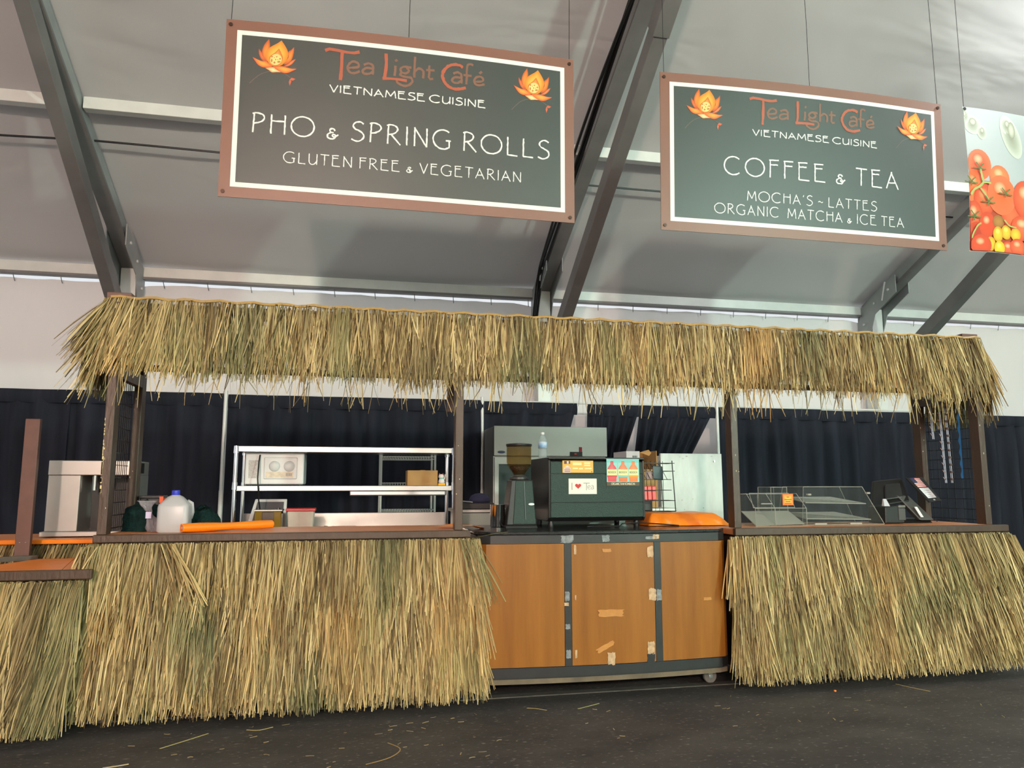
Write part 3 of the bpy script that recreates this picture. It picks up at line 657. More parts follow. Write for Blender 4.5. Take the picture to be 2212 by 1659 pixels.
gloss(FRAMEB, .15); gloss(SIGNG, .2)
sign('brown framed dark green sign reading PHO & SPRING ROLLS, hung above the left half', [(-0.903, 4.85, 3.21), (1.485, 4.85, 3.21), (1.478, 4.81, 4.425), (-0.90, 4.81, 4.415)],
     [('VIETNAMESE CUISINE', .283, .727, .634, .042, .0078, .14, 1), ('PHO & SPRING ROLLS', .080, .922, .368, .109, .0105, .24, .70), ('GLUTEN FREE & VEGETARIAN', .166, .836, .214, .060, .0064, .22, .66)],
     (0.267, 0.765, LG), [(.136, .80, s), (.874, .80, s)], 0.035)
sign('brown framed dark green sign reading COFFEE & TEA, hung above the right half', [(2.14, 4.85, 3.21), (4.567, 4.85, 3.215), (4.58, 4.81, 4.43), (2.148, 4.81, 4.415)],
     [('VIETNAMESE CUISINE', .300, .741, .638, .040, .0076, .14, 1), ('COFFEE & TEA', .205, .818, .378, .112, .0108, .26, .70), ("MOCHA'S ~ LATTES", .280, .736, .220, .062, .0064, .22, .6), ('ORGANIC  MATCHA & ICE TEA', .172, .835, .128, .062, .0064, .22, .6)],
     (0.290, 0.768, LG*.97), [(.145, .805, s), (.882, .812, s)], 0.045)

# ------------------------------------------------------------------ tomato banner
bn = thing('photo_banner', (5.4, 4.85, 3.2), 'hanging photo banner of tomatoes at the upper right edge', 'banner')
BW, BH = 1.25, 1.235
def BM(x, y, e=0.0):
    u = x/BW; v = y/BH
    return Vector((4.775 + 0.05*v + x + 0.0*u, 4.85 - e + 0.05*math.sin(u*3.1)*0.6 - 0.03*math.sin(v*math.pi)*(1-u), 3.225 + y + 0.012*math.sin(u*6)))
def bcol(u, v):
    return mixc(lin((150, 164, 164)), lin((184, 190, 192)), max(0, min(1, .5 + .6*nz(u*2, v*2))))
m = MB(); m.grid(lambda u, v: BM(u*BW, v*BH), 20, 20, [bcol((i % 21)/20, (i//21)/20) for i in range(441)]); m.build('banner_cloth', PRINT, bn, recalc=False)
def blob(m, cx, cy, rx, ry, e, c_edge, c_mid, hl=None, rot=0.0, n=20):
    cs, sn = math.cos(rot), math.sin(rot)
    P = [(cx + (rx*math.cos(a)*cs - ry*math.sin(a)*sn), cy + (rx*math.cos(a)*sn + ry*math.sin(a)*cs)) for a in [2*math.pi*k/n for k in range(n)]]
    P = [(max(0.004, min(BW-0.004, p[0])), max(0.004, min(BH-0.004, p[1]))) for p in P]
    fan(m, P, BM, e, c_edge, c_mid)
    if hl:
        Q = [(cx + hl[0]*rx + hl[2]*rx*math.cos(a), cy + hl[1]*ry + hl[3]*ry*math.sin(a)) for a in [2*math.pi*k/12 for k in range(12)]]
        Q = [(max(0.004, min(BW-0.004, p[0])), max(0.004, min(BH-0.004, p[1]))) for p in Q]
        fan(m, Q, BM, e + .0004, c_mid, hl[4])
m = MB(); O1, O2, O3 = lin((204, 76, 42)), lin((230, 112, 66)), lin((250, 190, 146)); Yc, Y2 = lin((206, 150, 30)), lin((240, 205, 60))
def bp(px, py): return ((px-140)/540*0.465, (1545-py)/1390*1.235)      # from the photographed part of the print
T_ = [  # px, py, rx, ry, edge, middle, highlight
 (200, 940, 90, 150, O2, lin((236, 120, 60)), lin((245, 170, 120))), (520, 830, 105, 110, O2, lin((240, 140, 80)), O3), (280, 725, 125, 138, O2, lin((228, 84, 36)), O3),
 (320, 1060, 110, 140, O1, O2, lin((240, 150, 100))), (190, 1230, 90, 140, O1, O2, O3), (640, 1190, 100, 110, O1, O2, None), (530, 1000, 150, 175, O2, lin((230, 104, 52)), O3), (820, 1010, 130, 170, O1, O2, O3),
 (220, 1370, 90, 90, O1, lin((180, 60, 34)), None), (345, 1295, 85, 110, O1, lin((226, 76, 36)), O3), (480, 1255, 60, 55, lin((150, 100, 50)), lin((180, 130, 60)), None), (770, 1290, 120, 110, O1, O2, O3),
 (570, 1350, 52, 62, Yc, Y2, lin((250, 225, 120))), (472, 1375, 52, 66, Yc, Y2, lin((250, 225, 120))), (680, 1360, 52, 55, Yc, Y2, None), (385, 1470, 48, 60, Yc, Y2, None), (590, 1500, 66, 60, O1, O2, O3), (700, 1480, 80, 75, O1, O2, O3), (900, 1440, 110, 120, O1, O2, O3),
 (485, 1505, 54, 60, lin((226, 176, 30)), lin((250, 214, 50)), lin((255, 230, 120))), (265, 1490, 108, 92, O1, lin((228, 84, 44)), O3), (1050, 1300, 150, 190, O1, O2, O3), (1150, 1490, 130, 100, O1, O2, O3)]
def btop(u): return .64 - .16*max(0, min(1, (u*BW-.22)/.25)) + .05*math.sin(u*9)*(u > .3)
m.grid(lambda u, v: BM(.004 + (BW-.008)*u, .004 + btop(u)*v*.92, .0008), 40, 12, lin((172, 70, 42)))
for k, (px, py, rx, ry, a, b, h) in enumerate(T_):
    rx *= 1.16; ry *= 1.1
    x, y = bp(px, py); sx = .465/540; sy = 1.235/1390
    blob(m, x, y, rx*sx, ry*sy, 0.0012 + 0.0006*k, a, b, (-.1, .35, .45, .35, h) if h else None)
for (px, py, rx, ry, rot) in ((235, 330, 110, 95, -.5), (345, 400, 60, 70, 0), (140, 250, 70, 80, 0), (700, 400, 110, 220, .3), (660, 300, 70, 90, .2), (980, 420, 120, 120, 0)):
    x, y = bp(px, py); sx = .465/540; sy = 1.235/1390
    blob(m, x, y, rx*sx, ry*sy, 0.0012, lin((196, 204, 190)), lin((132, 136, 112)), (.1, .3, .4, .4, lin((196, 200, 180))), rot)
def bst(P, w, c, e):
    ribbon(m, [bp(*p) for p in smooth(P, 4)], w, BM, e, lin(c), 0.2)
for P, w in (([(265, 770), (285, 850), (295, 905), (240, 950), (180, 980), (140, 1030)], .02), ([(295, 905), (340, 900), (390, 905)], .016), ([(260, 960), (320, 1020), (360, 1080)], .014), ([(150, 1430), (170, 1380), (220, 1310), (260, 1290)], .014), ([(540, 1240), (600, 1290), (680, 1300)], .012)):
    bst(P, w, (170, 180, 104), .018)
for (cx, cy) in ((262, 765), (150, 905), (355, 1080), (180, 1225), (565, 985)):
    for k in range(5):
        a = k*1.256 + .4; bst([(cx, cy), (cx + 40*math.cos(a), cy + 32*math.sin(a)), (cx + 85*math.cos(a), cy + 50*math.sin(a) - 8)], .011, (92, 112, 52), .0185)
m.build('tomato_print', PRINT, bn, recalc=False, label='printed photograph of red and yellow tomatoes')
for (x, y) in ((.02, BH-.02), (BW-.02, BH-.02), (.03, .02)):
    p = BM(x, y); MB().tube([p + Vector((0, -.006, 0)), p + Vector((0, .006, 0))], .014, 8).build('grommet', WIRE, bn)
for x in (.02, BW-.02):
    p = BM(x, BH-.02); MB().tube([p + Vector((0, .006, 0)), Vector((p.x, p.y, roofz(p.y)))], .0022, 5).build('hanging_wire', WIRE, bn)

# ------------------------------------------------------------------ wheeled wooden cart in the middle
WOOD = bpy.data.materials.new('maple_veneer'); WOOD.use_nodes = True
def wood_nodes():
    nt = WOOD.node_tree; p = nt.nodes['Principled BSDF']; p.inputs['Roughness'].default_value = 0.36; p.inputs['Specular IOR Level'].default_value = 0.4
    tc = nt.nodes.new('ShaderNodeTexCoord'); mp = nt.nodes.new('ShaderNodeMapping'); mp.inputs['Scale'].default_value = (7, 7, 0.5); nt.links.new(tc.outputs['Object'], mp.inputs[0])
    n = nt.nodes.new('ShaderNodeTexNoise'); n.inputs['Scale'].default_value = 1.6; n.inputs['Detail'].default_value = 8; n.inputs['Roughness'].default_value = 0.6; nt.links.new(mp.outputs[0], n.inputs['Vector'])
    r = nt.nodes.new('ShaderNodeValToRGB'); r.color_ramp.elements[0].position = .28; r.color_ramp.elements[0].color = (*lin((128, 78, 22)), 1); r.color_ramp.elements[1].position = .75; r.color_ramp.elements[1].color = (*lin((156, 101, 36)), 1)
    nt.links.new(n.outputs[0], r.inputs[0]); nt.links.new(r.outputs[0], p.inputs['Base Color'])
wood_nodes()
ct = thing('wooden_cart', (1.65, 5.2, 0), 'wheeled maple veneer cart with black trim between the two thatched counters', 'cart')
CX0, CX1, CY, CBOW = 0.80, 2.53, 4.79, 0.05
def cf(x, e=0.0):
    u = (x-CX0)/(CX1-CX0); y = CY - CBOW*4*u*(1-u)
    for d in (x-CX0, CX1-x):
        if d < 0.05: y += 0.05*(1-d/0.05)**2
    return y - e
def cshell(name, x0, x1, z0, z1, e0, e1, m_, parent, bevel=0.0, n=16, label=None):
    P = []; xs = [x0 + (x1-x0)*i/n for i in range(n+1)]
    poly = [(x, cf(x, e1)) for x in xs] + [(x, cf(x, e0)) for x in reversed(xs)]
    return MB().prism(poly, z0, z1, 'z').build(name, m_, parent, bevel=bevel, label=label)
xs = [CX0 + (CX1-CX0)*i/24 for i in range(25)]
MB().prism([(x, cf(x, 0)) for x in xs] + [(CX1, 5.55), (CX0, 5.55)], 0.155, 1.04, 'z').build('carcass', BLACKM, ct)
MB().prism([(x, cf(x, 0.028)) for x in [CX0-.02] + xs[1:-1] + [CX1+.02]] + [(CX1+.02, 5.57), (CX0-.02, 5.57)], 1.05, 1.072, 'z').build('top', mat('black_granite_top', (34, 35, 36), 0.22, var=.3, vs_=30), ct, bevel=0.006)
cshell('top_band', CX0, CX1, 0.995, 1.048, 0, 0.014, BLACKM, ct, n=24)
cshell('bottom_band', CX0, CX1, 0.165, 0.225, 0, 0.014, BLACKM, ct, n=24)
cshell('base_board', CX0+.02, CX1-.02, 0.125, 0.155, -0.02, 0.004, mat('raw_base_board', (104, 92, 74), .7, var=.3, vs_=7), ct, n=24)
for (a, b) in ((CX0+.012, 1.352), (1.402, 1.972), (2.022, CX1-.012)): cshell('panel', a, b, 0.228, 0.992, 0, 0.010, WOOD, ct)
for (a, b) in ((1.354, 1.400), (1.974, 2.020)): cshell('stile', a, b, 0.226, 0.994, 0, 0.012, BLACKM, ct, n=3)
for (a, b) in ((CX0, CX0+.011), (CX1-.011, CX1)): cshell('edge_trim', a, b, 0.226, 0.994, 0, 0.012, BLACKM, ct, n=2)
TAPEW = mat('peeling_white_tape', (190, 160, 124), .7, var=.25, vs_=40); TAPEC = mat('cloudy_clear_tape', (126, 132, 134), .35, var=.35, vs_=50); TAPEF = mat('tape_residue', (186, 128, 60), .5, var=.08, vs_=30)
def tape(px, py, w, h, m_, e=0.0145, rot=0.0):
    x = px; z = py
    c, s_ = math.cos(rot), math.sin(rot); P = []
    n = 22
    for k in range(n):
        a = 2*math.pi*(k+.5)/n; rx = w/2*max(-1, min(1, 1.4*math.cos(a)))*(1 + .14*R.uniform(-1, 1)); rz = h/2*max(-1, min(1, 1.4*math.sin(a)))*(1 + .14*R.uniform(-1, 1))
        P.append((x + rx*c - rz*s_, z + rx*s_ + rz*c))
    V = [(p[0], cf(p[0], e), p[1]) for p in P] + [(p[0], cf(p[0], e - .003), p[1]) for p in P]
    MB().add(V, [tuple(range(n)), tuple(reversed(range(n, 2*n)))] + [(i, i+n, (i+1) % n + n, (i+1) % n) for i in range(n)]).build('tape', m_, ct)
for a in ((1.37, 1.02, .075, .045, TAPEC), (1.40, 1.03, .03, .035, TAPEC), (1.635, 1.022, .05, .04, TAPEC), (1.955, 1.022, .08, .018, TAPEC), (1.99, 1.028, .045, .03, TAPEW),
          (1.425, .955, .016, .06, TAPEW), (1.64, .945, .06, .02, TAPEF), (1.945, .93, .042, .07, TAPEW), (1.37, .66, .03, .06, TAPEC), (1.365, .61, .03, .02, TAPEW), (1.425, .65, .008, .03, TAPEW),
          (1.955, .655, .05, .075, TAPEW), (2.002, .65, .034, .07, TAPEC), (1.66, .545, .17, .045, TAPEF), (1.62, .335, .12, .03, TAPEF, .0145, .45), (1.66, .262, .05, .075, TAPEW), (1.937, .315, .05, .075, TAPEW),
          (1.935, .245, .05, .075, BLACKM), (1.372, .47, .03, .03, TAPEC), (1.375, .30, .03, .05, TAPEC), (1.425, .30, .014, .05, TAPEW), (2.36, .61, .06, .02, TAPEF)):
    tape(*a)
CW = mat('caster_clear_grey', (120, 122, 116), .4)
for (x, y) in ((0.875, 5.05), (2.475, 5.0), (0.9, 5.45), (2.43, 5.45)): caster(ct, x, y, 0.048, CW)

# ------------------------------------------------------------------ espresso machine and grinder
em = thing('espresso_machine', (1.67, 5.25, 1.072), 'dark green espresso machine on the cart, seen from behind with stickers', 'espresso machine')
mx0, mx1, my0, my1, mz0, mz1 = 1.345, 2.065, 5.10, 5.62, 1.115, 1.555
MB().prism([(my0, mz0+.03), (my0, mz1-.02), (my0+.03, mz1), (my1, mz1-.005), (my1, mz0), (my0+.03, mz0)], mx0+.012, mx1-.012, 'x').build('body', BLACK, em, bevel=.006)
for (z0, z1) in ((mz0+.028, 1.243), (1.247, 1.445), (1.449, mz1-.022)): MB().box(mx0+.016, mx1-.016, my0-.008, my0+.004, z0, z1).build('back_panel', GREEN, em, bevel=.003)
for x in (mx0, mx1-.016): MB().prism([(my0-.006, mz0+.025), (my0-.006, mz1-.01), (my0+.02, mz1+.006), (my1, mz1), (my1, mz0), (my0+.02, mz0)], x, x+.016, 'x').build('side_panel', mat('brown_black_side', (44, 38, 35), .25, .4, var=.35, vs_=5, stretch=(1, 9, .4)), em, bevel=.004)
MB().box(mx0, mx1, my0-.012, my1, mz1-.004, mz1+.010).build('top_tray', mat('dark_top', (52, 50, 48), .35, .3), em, bevel=.005)
for (x, y) in ((mx0+.03, my0+.05), (mx1-.05, my0+.05), (mx0+.05, my1-.06), (mx1-.05, my1-.06)): MB().lathe([(.018, 0), (.022, .02), (.016, .045)], (x, y, 1.072), 12).build('foot', BLACK, em, smooth='auto')
def sticker(name, x0, x1, z0, z1, y, parts, lab):
    o = MB().box(x0, x1, y-.0015, y, z0, z1, col=parts[0]).build(name, PRINT, em, label=lab)
    def M(x, z, e=0): return (x0 + x*(x1-x0), y - .0017 - e, z0 + z*(z1-z0))
    m = MB(); parts[1](m, M, (x1-x0), (z1-z0)); m.build('print', PRINT, o, recalc=False); return o
def q(m, M, a, b, c, d, e, col): m.add([M(a, c, e), M(b, c, e), M(b, d, e), M(a, d, e)], [(0, 1, 2, 3)], col)
def heart(m, M, cx, cy, rx, ry, col):
    P = [(cx + rx*(16*math.sin(t)**3)/16, cy + ry*(13*math.cos(t) - 5*math.cos(2*t) - 2*math.cos(3*t) - math.cos(4*t))/16) for t in [2*math.pi*k/28 for k in range(28)]]
    fan(m, P, M, .0006, col, col)
def p_tea(m, M, w, h):
    blk = lin((70, 66, 64))
    def M2(x, z, e=0): return M(x/w, z/h, e)
    for P, sw in (([(.118*w, .27*h), (.118*w, .73*h)], .0035), ([(.525*w, .70*h), (.75*w, .70*h)], .003), ([(.635*w, .70*h), (.63*w, .25*h)], .003)): ribbon(m, P, sw, M2, .0005, blk, .05)
    for ch, x0 in (('e', .67), ('a', .79)):
        for P in GL[ch][1]: ribbon(m, [((x0 + p[0]*.22)*w, (.31 + p[1]*.46)*h) for p in P], .0022, M2, .0005, blk, .05)
    heart(m, M, .335, .52, .11, .19, lin((196, 36, 36)))
def p_kom(m, M, w, h):
    q(m, M, 0, 1, .14, 1, .0001, lin((120, 196, 190))); q(m, M, .0, 1, 0, .14, .0003, lin((84, 66, 40)))
    for cx, c, band, lab in ((.165, lin((206, 62, 70)), lin((206, 60, 66)), (0, 0)), (.5, lin((214, 112, 54)), lin((120, 190, 180)), 0), (.82, lin((226, 120, 44)), lin((238, 150, 30)), 0)):
        q(m, M, cx-.155, cx+.155, .15, .86, .0002, lin((150, 205, 196)))
        P = [(cx-.13, .16), (cx+.13, .16), (cx+.14, .62), (cx+.10, .72), (cx+.05, .79), (cx+.045, .92), (cx-.045, .92), (cx-.05, .79), (cx-.10, .72), (cx-.14, .62)]
        fan(m, P, M, .0004, c, mixc(c, (1, .8, .7), .15))
        q(m, M, cx-.15, cx+.15, .385, .61, .0008, lin((226, 222, 160))); q(m, M, cx-.15, cx+.15, .32, .385, .0008, band)
        def M2(x, z, e=0): return M(x/w, z/h, e)
        text(m, 'BOOCH', (cx-.11)*w, (cx+.11)*w, .47*h, .06*h, M2, .001, .003, lin((126, 130, 92)), .3, rough=0)
    def M2(x, z, e=0): return M(x/w, z/h, e)
    text(m, 'ORGANIC RAW KOMBUCHA', .14*w, .86*w, .035*h, .075*h, M2, .001, .0024, lin((226, 214, 180)), .25, rough=0)
def p_yel(m, M, w, h):
    q(m, M, .0, .26, 0, .98, .0001, lin((236, 178, 70))); q(m, M, .05, .25, .72, .97, .0003, lin((92, 50, 40))); q(m, M, .14, .2, .74, .95, .0004, lin((220, 200, 180)))
    fan(m, [(.04, .0), (.26, .0), (.26, .4), (.15, .62), (.05, .4)], M, .0004, lin((236, 206, 190)), lin((240, 216, 200)))
    for (a, b, c, d) in ((.08, .24, .34, .39), (.06, .25, .20, .27), (.06, .25, .07, .15)): q(m, M, a, b, c, d, .0008, lin((150, 110, 100)))
    for (a, b, c, d) in ((.33, .62, .62, .84), (.70, .90, .72, .86), (.70, .9, .55, .66), (.33, .50, .30, .42), (.53, .66, .28, .40), (.72, .94, .30, .4)): q(m, M, a, b, c, d, .0004, lin((250, 228, 160)))
    q(m, M, .93, .965, .04, .12, .0006, lin((110, 90, 40)))
yb = my0 - .008
sticker('heart_tea_sticker', 1.492, 1.700, 1.306, 1.415, yb, (lin((238, 234, 222)), p_tea), 'white sticker reading I love Tea with a red heart')
sticker('kombucha_sticker', 1.774, 2.022, 1.364, 1.556, yb - .004, (lin((70, 80, 70)), p_kom), 'poster with three kombucha bottles, ORGANIC RAW KOMBUCHA')
sticker('yellow_sticker', 1.448, 1.676, 1.456, 1.542, yb, (lin((232, 180, 84)), p_yel), 'yellow printed card')
g = thing('coffee_grinder', (1.17, 5.25, 1.072), 'dark green coffee grinder with brown hopper beside the espresso machine', 'coffee grinder')
gx = 1.175; gy = 5.16
MB().hexa([(gx-.115, gy, 1.09), (gx+.095, gy, 1.09), (gx+.095, gy+.2, 1.09), (gx-.115, gy+.2, 1.09), (gx-.075, gy+.03, 1.405), (gx+.08, gy+.03, 1.405), (gx+.08, gy+.19, 1.405), (gx-.075, gy+.19, 1.405)]).build('body', BLACK, g, bevel=.006)
MB().hexa([(gx-.070, gy-.006, 1.098), (gx+.094, gy-.006, 1.098), (gx+.094, gy+.004, 1.098), (gx-.070, gy+.004, 1.098), (gx-.045, gy+.025, 1.398), (gx+.074, gy+.025, 1.398), (gx+.074, gy+.035, 1.398), (gx-.045, gy+.035, 1.398)]).build('front_panel', GREEN, g, bevel=.003)
MB().beam((gx+.018, gy-.006, 1.13), (gx+.014, gy+.024, 1.395), .006, .006).build('groove', BLACK, g)
MB().prism(arc(gx+.062, 1.235, .022, .008, 0, 360, 18)[:-1], gy-.001, gy+.008, 'y').build('badge', CHROME, g)
MB().hexa([(gx-.125, gy-.012, 1.072), (gx+.105, gy-.012, 1.072), (gx+.105, gy+.22, 1.072), (gx-.125, gy+.22, 1.072), (gx-.12, gy-.004, 1.09), (gx+.1, gy-.004, 1.09), (gx+.1, gy+.21, 1.09), (gx-.12, gy+.21, 1.09)]).build('base', BLACK, g, bevel=.004)
MB().lathe([(.06, 1.405), (.068, 1.41), (.068, 1.425), (.05, 1.43), (.045, 1.44)], (gx-.003, gy+.11, 0), 24).build('collar', mat('grey_collar', (56, 56, 54), .4), g, smooth='auto')
hop = MB().lathe([(.038, 1.437), (.04, 1.445), (.082, 1.505), (.09, 1.53), (.09, 1.65), (.087, 1.65), (.087, 1.53), (.036, 1.446)], (gx-.003, gy+.11, 0), 28).build('hopper', clear('smoked_amber_plastic', (238, 228, 206), .85, .08, (100, 84, 60)), g, smooth='auto')
MB().lathe([(.034, 1.448), (.07, 1.497), (.06, 1.51), (0, 1.515)], (gx-.003, gy+.11, 0), 20).build('coffee_beans', mat('coffee_beans', (40, 22, 16), .5, var=.4, vs_=90, bump=.6, bs=90), hop, smooth=True)
MB().lathe([(.092, 1.648), (.094, 1.652), (.094, 1.664), (.02, 1.672), (0, 1.672)], (gx-.003, gy+.11, 0), 28).build('hopper_lid', BLACK, g, smooth='auto')
t = thing('steel_pitcher', (1.02, 5.27, 1.072), 'small stainless steel cup beside the coffee grinder', 'cup')
MB().lathe([(.05, 0), (.053, .006), (.053, .155), (.055, .158), (.050, .158), (.049, .008), (0, .008)], (1.015, 5.27, 1.073), 24).build('cup_wall', CHROME, t, smooth='auto')
MB().tube([(1.065, 5.27, 1.20), (1.09, 5.27, 1.20), (1.09, 5.27, 1.12), (1.066, 5.27, 1.11)], .006, 6).build('handle', STEELM, t)
t = thing('water_bottle', (1.355, 5.35, 1.566), 'small clear water bottle standing on the espresso machine', 'bottle')
WC = clear('clear_pet_plastic', (232, 240, 240), .72, .05, (214, 224, 226))
bx_, by_, bz_ = 1.362, 5.32, 1.567
MB().lathe([(.026, 0), (.032, .006), (.032, .055), (.030, .06), (.032, .066), (.032, .125), (.022, .155), (.013, .168), (.013, .175)], (bx_, by_, bz_), 20).build('bottle_body', WC, t, smooth='auto')
MB().lathe([(.0325, .072), (.0325, .118)], (bx_, by_, bz_), 20).build('paper_label', mat('blue_white_label', (120, 176, 224), .5, var=.6, vs_=22, c2=(232, 238, 240)), t, smooth=True)
MB().lathe([(.0145, .172), (.0145, .188), (0, .19)], (bx_, by_, bz_), 14).build('cap', WHITE, t, smooth='auto')
# orange cloth covered box and wire rack to the right of the machine
cl = thing('orange_cloth_bundle', (2.42, 5.35, 1.072), 'bright orange vinyl cloth draped over a low box at the right of the cart', 'cloth')
def clf(u, v):
    x = 2.10 + .64*u; yy = 5.12 + .5*v; e = min(u, 1-u)*.64; f = min(v, 1-v)*.5; h = .085*min(1, min(e*14, f*9))**.6
    w = .010*nz(x*9, yy*9, 2) + .012*nz(x*20, yy*4, 5)*(1 if f < .06 else .25)
    return (x + .012*nz(yy*14, u*3) , yy + .018*nz(x*13, 3)*(v < .5), 1.076 + max(0, h + w*(h > .004)))
MB().grid(clf, 60, 40).build('cloth', VINYL, cl, smooth=True, recalc=False)
MB().box(2.20, 2.64, 5.22, 5.52, 1.0745, 1.12).build('covered_box', BROWN, cl)
rk = thing('black_wire_rack', (2.3, 5.5, 1.16), 'black wire snack rack standing on the orange cloth', 'rack')
m = MB(); ry0, ry1 = 5.36, 5.52
for z in (1.168, 1.25, 1.33, 1.41, 1.475, 1.535):
    xr = 2.42 if z in (1.168, 1.25, 1.475, 1.535) else 2.39
    m.beam((2.09, ry0, z), (xr, ry0, z), .005, .005); m.beam((2.09, ry1, z), (xr, ry1, z), .004, .004); m.beam((xr, ry0, z), (xr, ry1, z), .004, .004, (0, 0, 1))
m.beam((2.42, ry0, 1.168), (2.40, ry0, 1.555), .006, .006, (0, 1, 0)); m.beam((2.39, ry1, 1.168), (2.37, ry1, 1.56), .005, .005, (0, 1, 0)); m.beam((2.09, ry0, 1.168), (2.09, ry0, 1.56), .006, .006, (0, 1, 0)); m.beam((2.09, ry1, 1.168), (2.09, ry1, 1.56), .006, .006, (0, 1, 0))
for k in range(9):
    x = 2.12 + .034*k
    if x < 2.40: m.beam((x, ry1, 1.17), (x, ry1, 1.555), .003, .003, (0, 1, 0))
    if x < 2.38: m.beam((x, ry0, 1.41), (x + .0, ry1, 1.535), .003, .003, (0, 1, 0))
m.build('wire_frame', WIRE, rk)
for k in range(4):
    x = 2.135 + .036*k
    tag(MB().hexa([(x, 5.38, 1.255), (x+.032, 5.38, 1.255), (x+.032, 5.42, 1.255), (x, 5.42, 1.255), (x, 5.385, 1.36), (x+.032, 5.385, 1.36), (x+.032, 5.415, 1.36), (x, 5.415, 1.36)]).build('red_packet', mat('red_foil', (214, 58, 52), .35, var=.12, vs_=40), loc=(x+.016, 5.4, 1.255), bevel=.004),
        ['leftmost', 'second from left', 'third from left', 'rightmost'][k] + ' red snack packet on the black wire rack', 'packet', 'red packets on the rack')
tag(MB().hexa([(2.24, 5.35, 1.415), (2.32, 5.352, 1.405), (2.32, 5.36, 1.405), (2.24, 5.36, 1.415), (2.236, 5.35, 1.515), (2.317, 5.35, 1.51), (2.317, 5.36, 1.51), (2.236, 5.36, 1.515)]).build('teal_pouch', mat('dark_teal_foil', (20, 44, 52), .25, var=.3, vs_=12), loc=(2.28, 5.355, 1.41), bevel=.004), 'dark teal pouch clipped to the wire rack', 'pouch')
tag(MB().box(2.12, 2.27, 5.45, 5.51, 1.172, 1.25).build('black_carton', BLACK, loc=(2.2, 5.48, 1.172), bevel=.004), 'small black carton on the bottom of the wire rack', 'carton')
tag(MB().lathe([(.024, 0), (.03, .06), (.028, .06), (.022, .004)], (2.245, 5.44, 1.414), 16).build('paper_cup', WHITE, loc=(2.245, 5.44, 1.414), smooth='auto'), 'small white paper cup in the wire rack', 'cup')
pts = [(1.62 + .7*i/30, 5.075 + .02*math.sin(i*.5), 1.078 + .022*max(0, math.sin(math.pi*i/30))*(1 if i > 10 else .2)) for i in range(31)]
tag(MB().tube(pts, .005, 6).build('extension_cord', BLACK, loc=(1.9, 5.2, 1.08)), 'black power cord lying on the cart under the machine', 'cord')

# ------------------------------------------------------------------ behind the cart: steel counter, cap, refrigerator, white cabinet, carton
sc = thing('steel_counter', (1.7, 6.2, 0), 'low stainless steel counter behind the cart', 'counter')
MB().box(.82, 2.66, 5.92, 6.38, .12, 1.15).build('body', mat('green_grey_steel', (150, 160, 152), .4, .5, var=.08, vs_=3), sc, bevel=.005)
MB().box(.80, 2.68, 5.90, 6.395, 1.15, 1.175).build('top', STEELM, sc, bevel=.004)
for (x, y) in ((.9, 5.98), (2.58, 5.98), (.9, 6.33), (2.58, 6.33)): MB().lathe([(.025, 0), (.02, .125)], (x, y, 0), 10).build('foot', BLACK, sc)
tag(MB().box(.83, 1.12, 5.96, 6.2, 1.176, 1.225).build('black_tray', BLACK, loc=(.97, 6.1, 1.176), bevel=.006), 'flat black tray under the navy cap', 'tray')
hat = thing('navy_cap', (.99, 6.05, 1.226), 'navy blue cap with a pale piped brim beside the middle post', 'cap')
NAVY = mat('navy_cloth', (34, 38, 66), .8, bump=.2, bs=60)
MB().lathe([(.085, 0), (.088, .025), (.072, .055), (.035, .072), (0, .076)], (1.02, 6.08, 1.226), 20, sx=1.0, sy=.9).build('crown', NAVY, hat, smooth=True)
MB().grid(lambda u, v: (.95 - .10*v*math.sin(math.pi*u) + .0, 6.0 + .15*u, 1.232 + .012*math.sin(math.pi*u) - .004*v), 12, 5).build('brim', NAVY, hat, smooth=True, recalc=False)
MB().tube([(.95 - .101*math.sin(math.pi*i/16), 6.0 + .15*i/16, 1.23 + .012*math.sin(math.pi*i/16)) for i in range(17)], .003, 5).build('piping', WHITE, hat)
fr = thing('refrigerator', (2.23, 8.65, 0), 'tall stainless steel refrigerator with glass doors behind the cart', 'refrigerator')
MB().box(1.555, 2.905, 8.36, 8.95, .10, 2.03).build('cabinet', STEELM, fr, bevel=.006)
MB().box(1.553, 2.907, 8.30, 8.36, 1.69, 2.035).build('header', mat('header_steel', (152, 148, 145), .3, .88, var=.06, vs_=2), fr, bevel=.006)
MB().box(2.45, 2.60, 8.293, 8.30, 1.695, 1.745).build('control_panel', BLACK, fr)
tag_ = MB().box(2.505, 2.53, 8.29, 8.293, 1.712, 1.73).build('red_display', mat('red_led', (230, 40, 30), .4), fr)
MB().box(2.565, 2.595, 8.285, 8.30, 1.745, 1.80).build('red_tag', mat('red_tag', (150, 40, 50), .5), fr)
MB().prism(arc(1.64, 1.735, .045, .016, 0, 360, 18)[:-1], 8.295, 8.301, 'y').build('badge', mat('navy_badge', (52, 62, 92), .4), fr)
for (a, b) in ((1.565, 2.225), (2.235, 2.895)):
    d = MB().box(a, a+.045, 8.30, 8.355, .14, 1.675).box(b-.045, b, 8.30, 8.355, .14, 1.675).box(a+.045, b-.045, 8.30, 8.355, 1.60, 1.675).box(a+.045, b-.045, 8.30, 8.355, .14, .24).build('door', mat('pale_door_frame', (210, 216, 206), .35, .2), fr)
    MB().box(a+.045, b-.045, 8.325, 8.335, .24, 1.60).build('glass', clear('door_glass', (150, 170, 165), .6, .05, (110, 132, 130)), d)
    MB().box(b-.02 if a < 2 else a, b if a < 2 else a+.02, 8.27, 8.30, .8, 1.2).build('handle', BLACK, d)
m = MB().box(1.6, 2.86, 8.362, 8.366, .2, 1.6).build('liner', mat('fridge_liner', (150, 168, 156), .6, var=.3, vs_=5), fr)
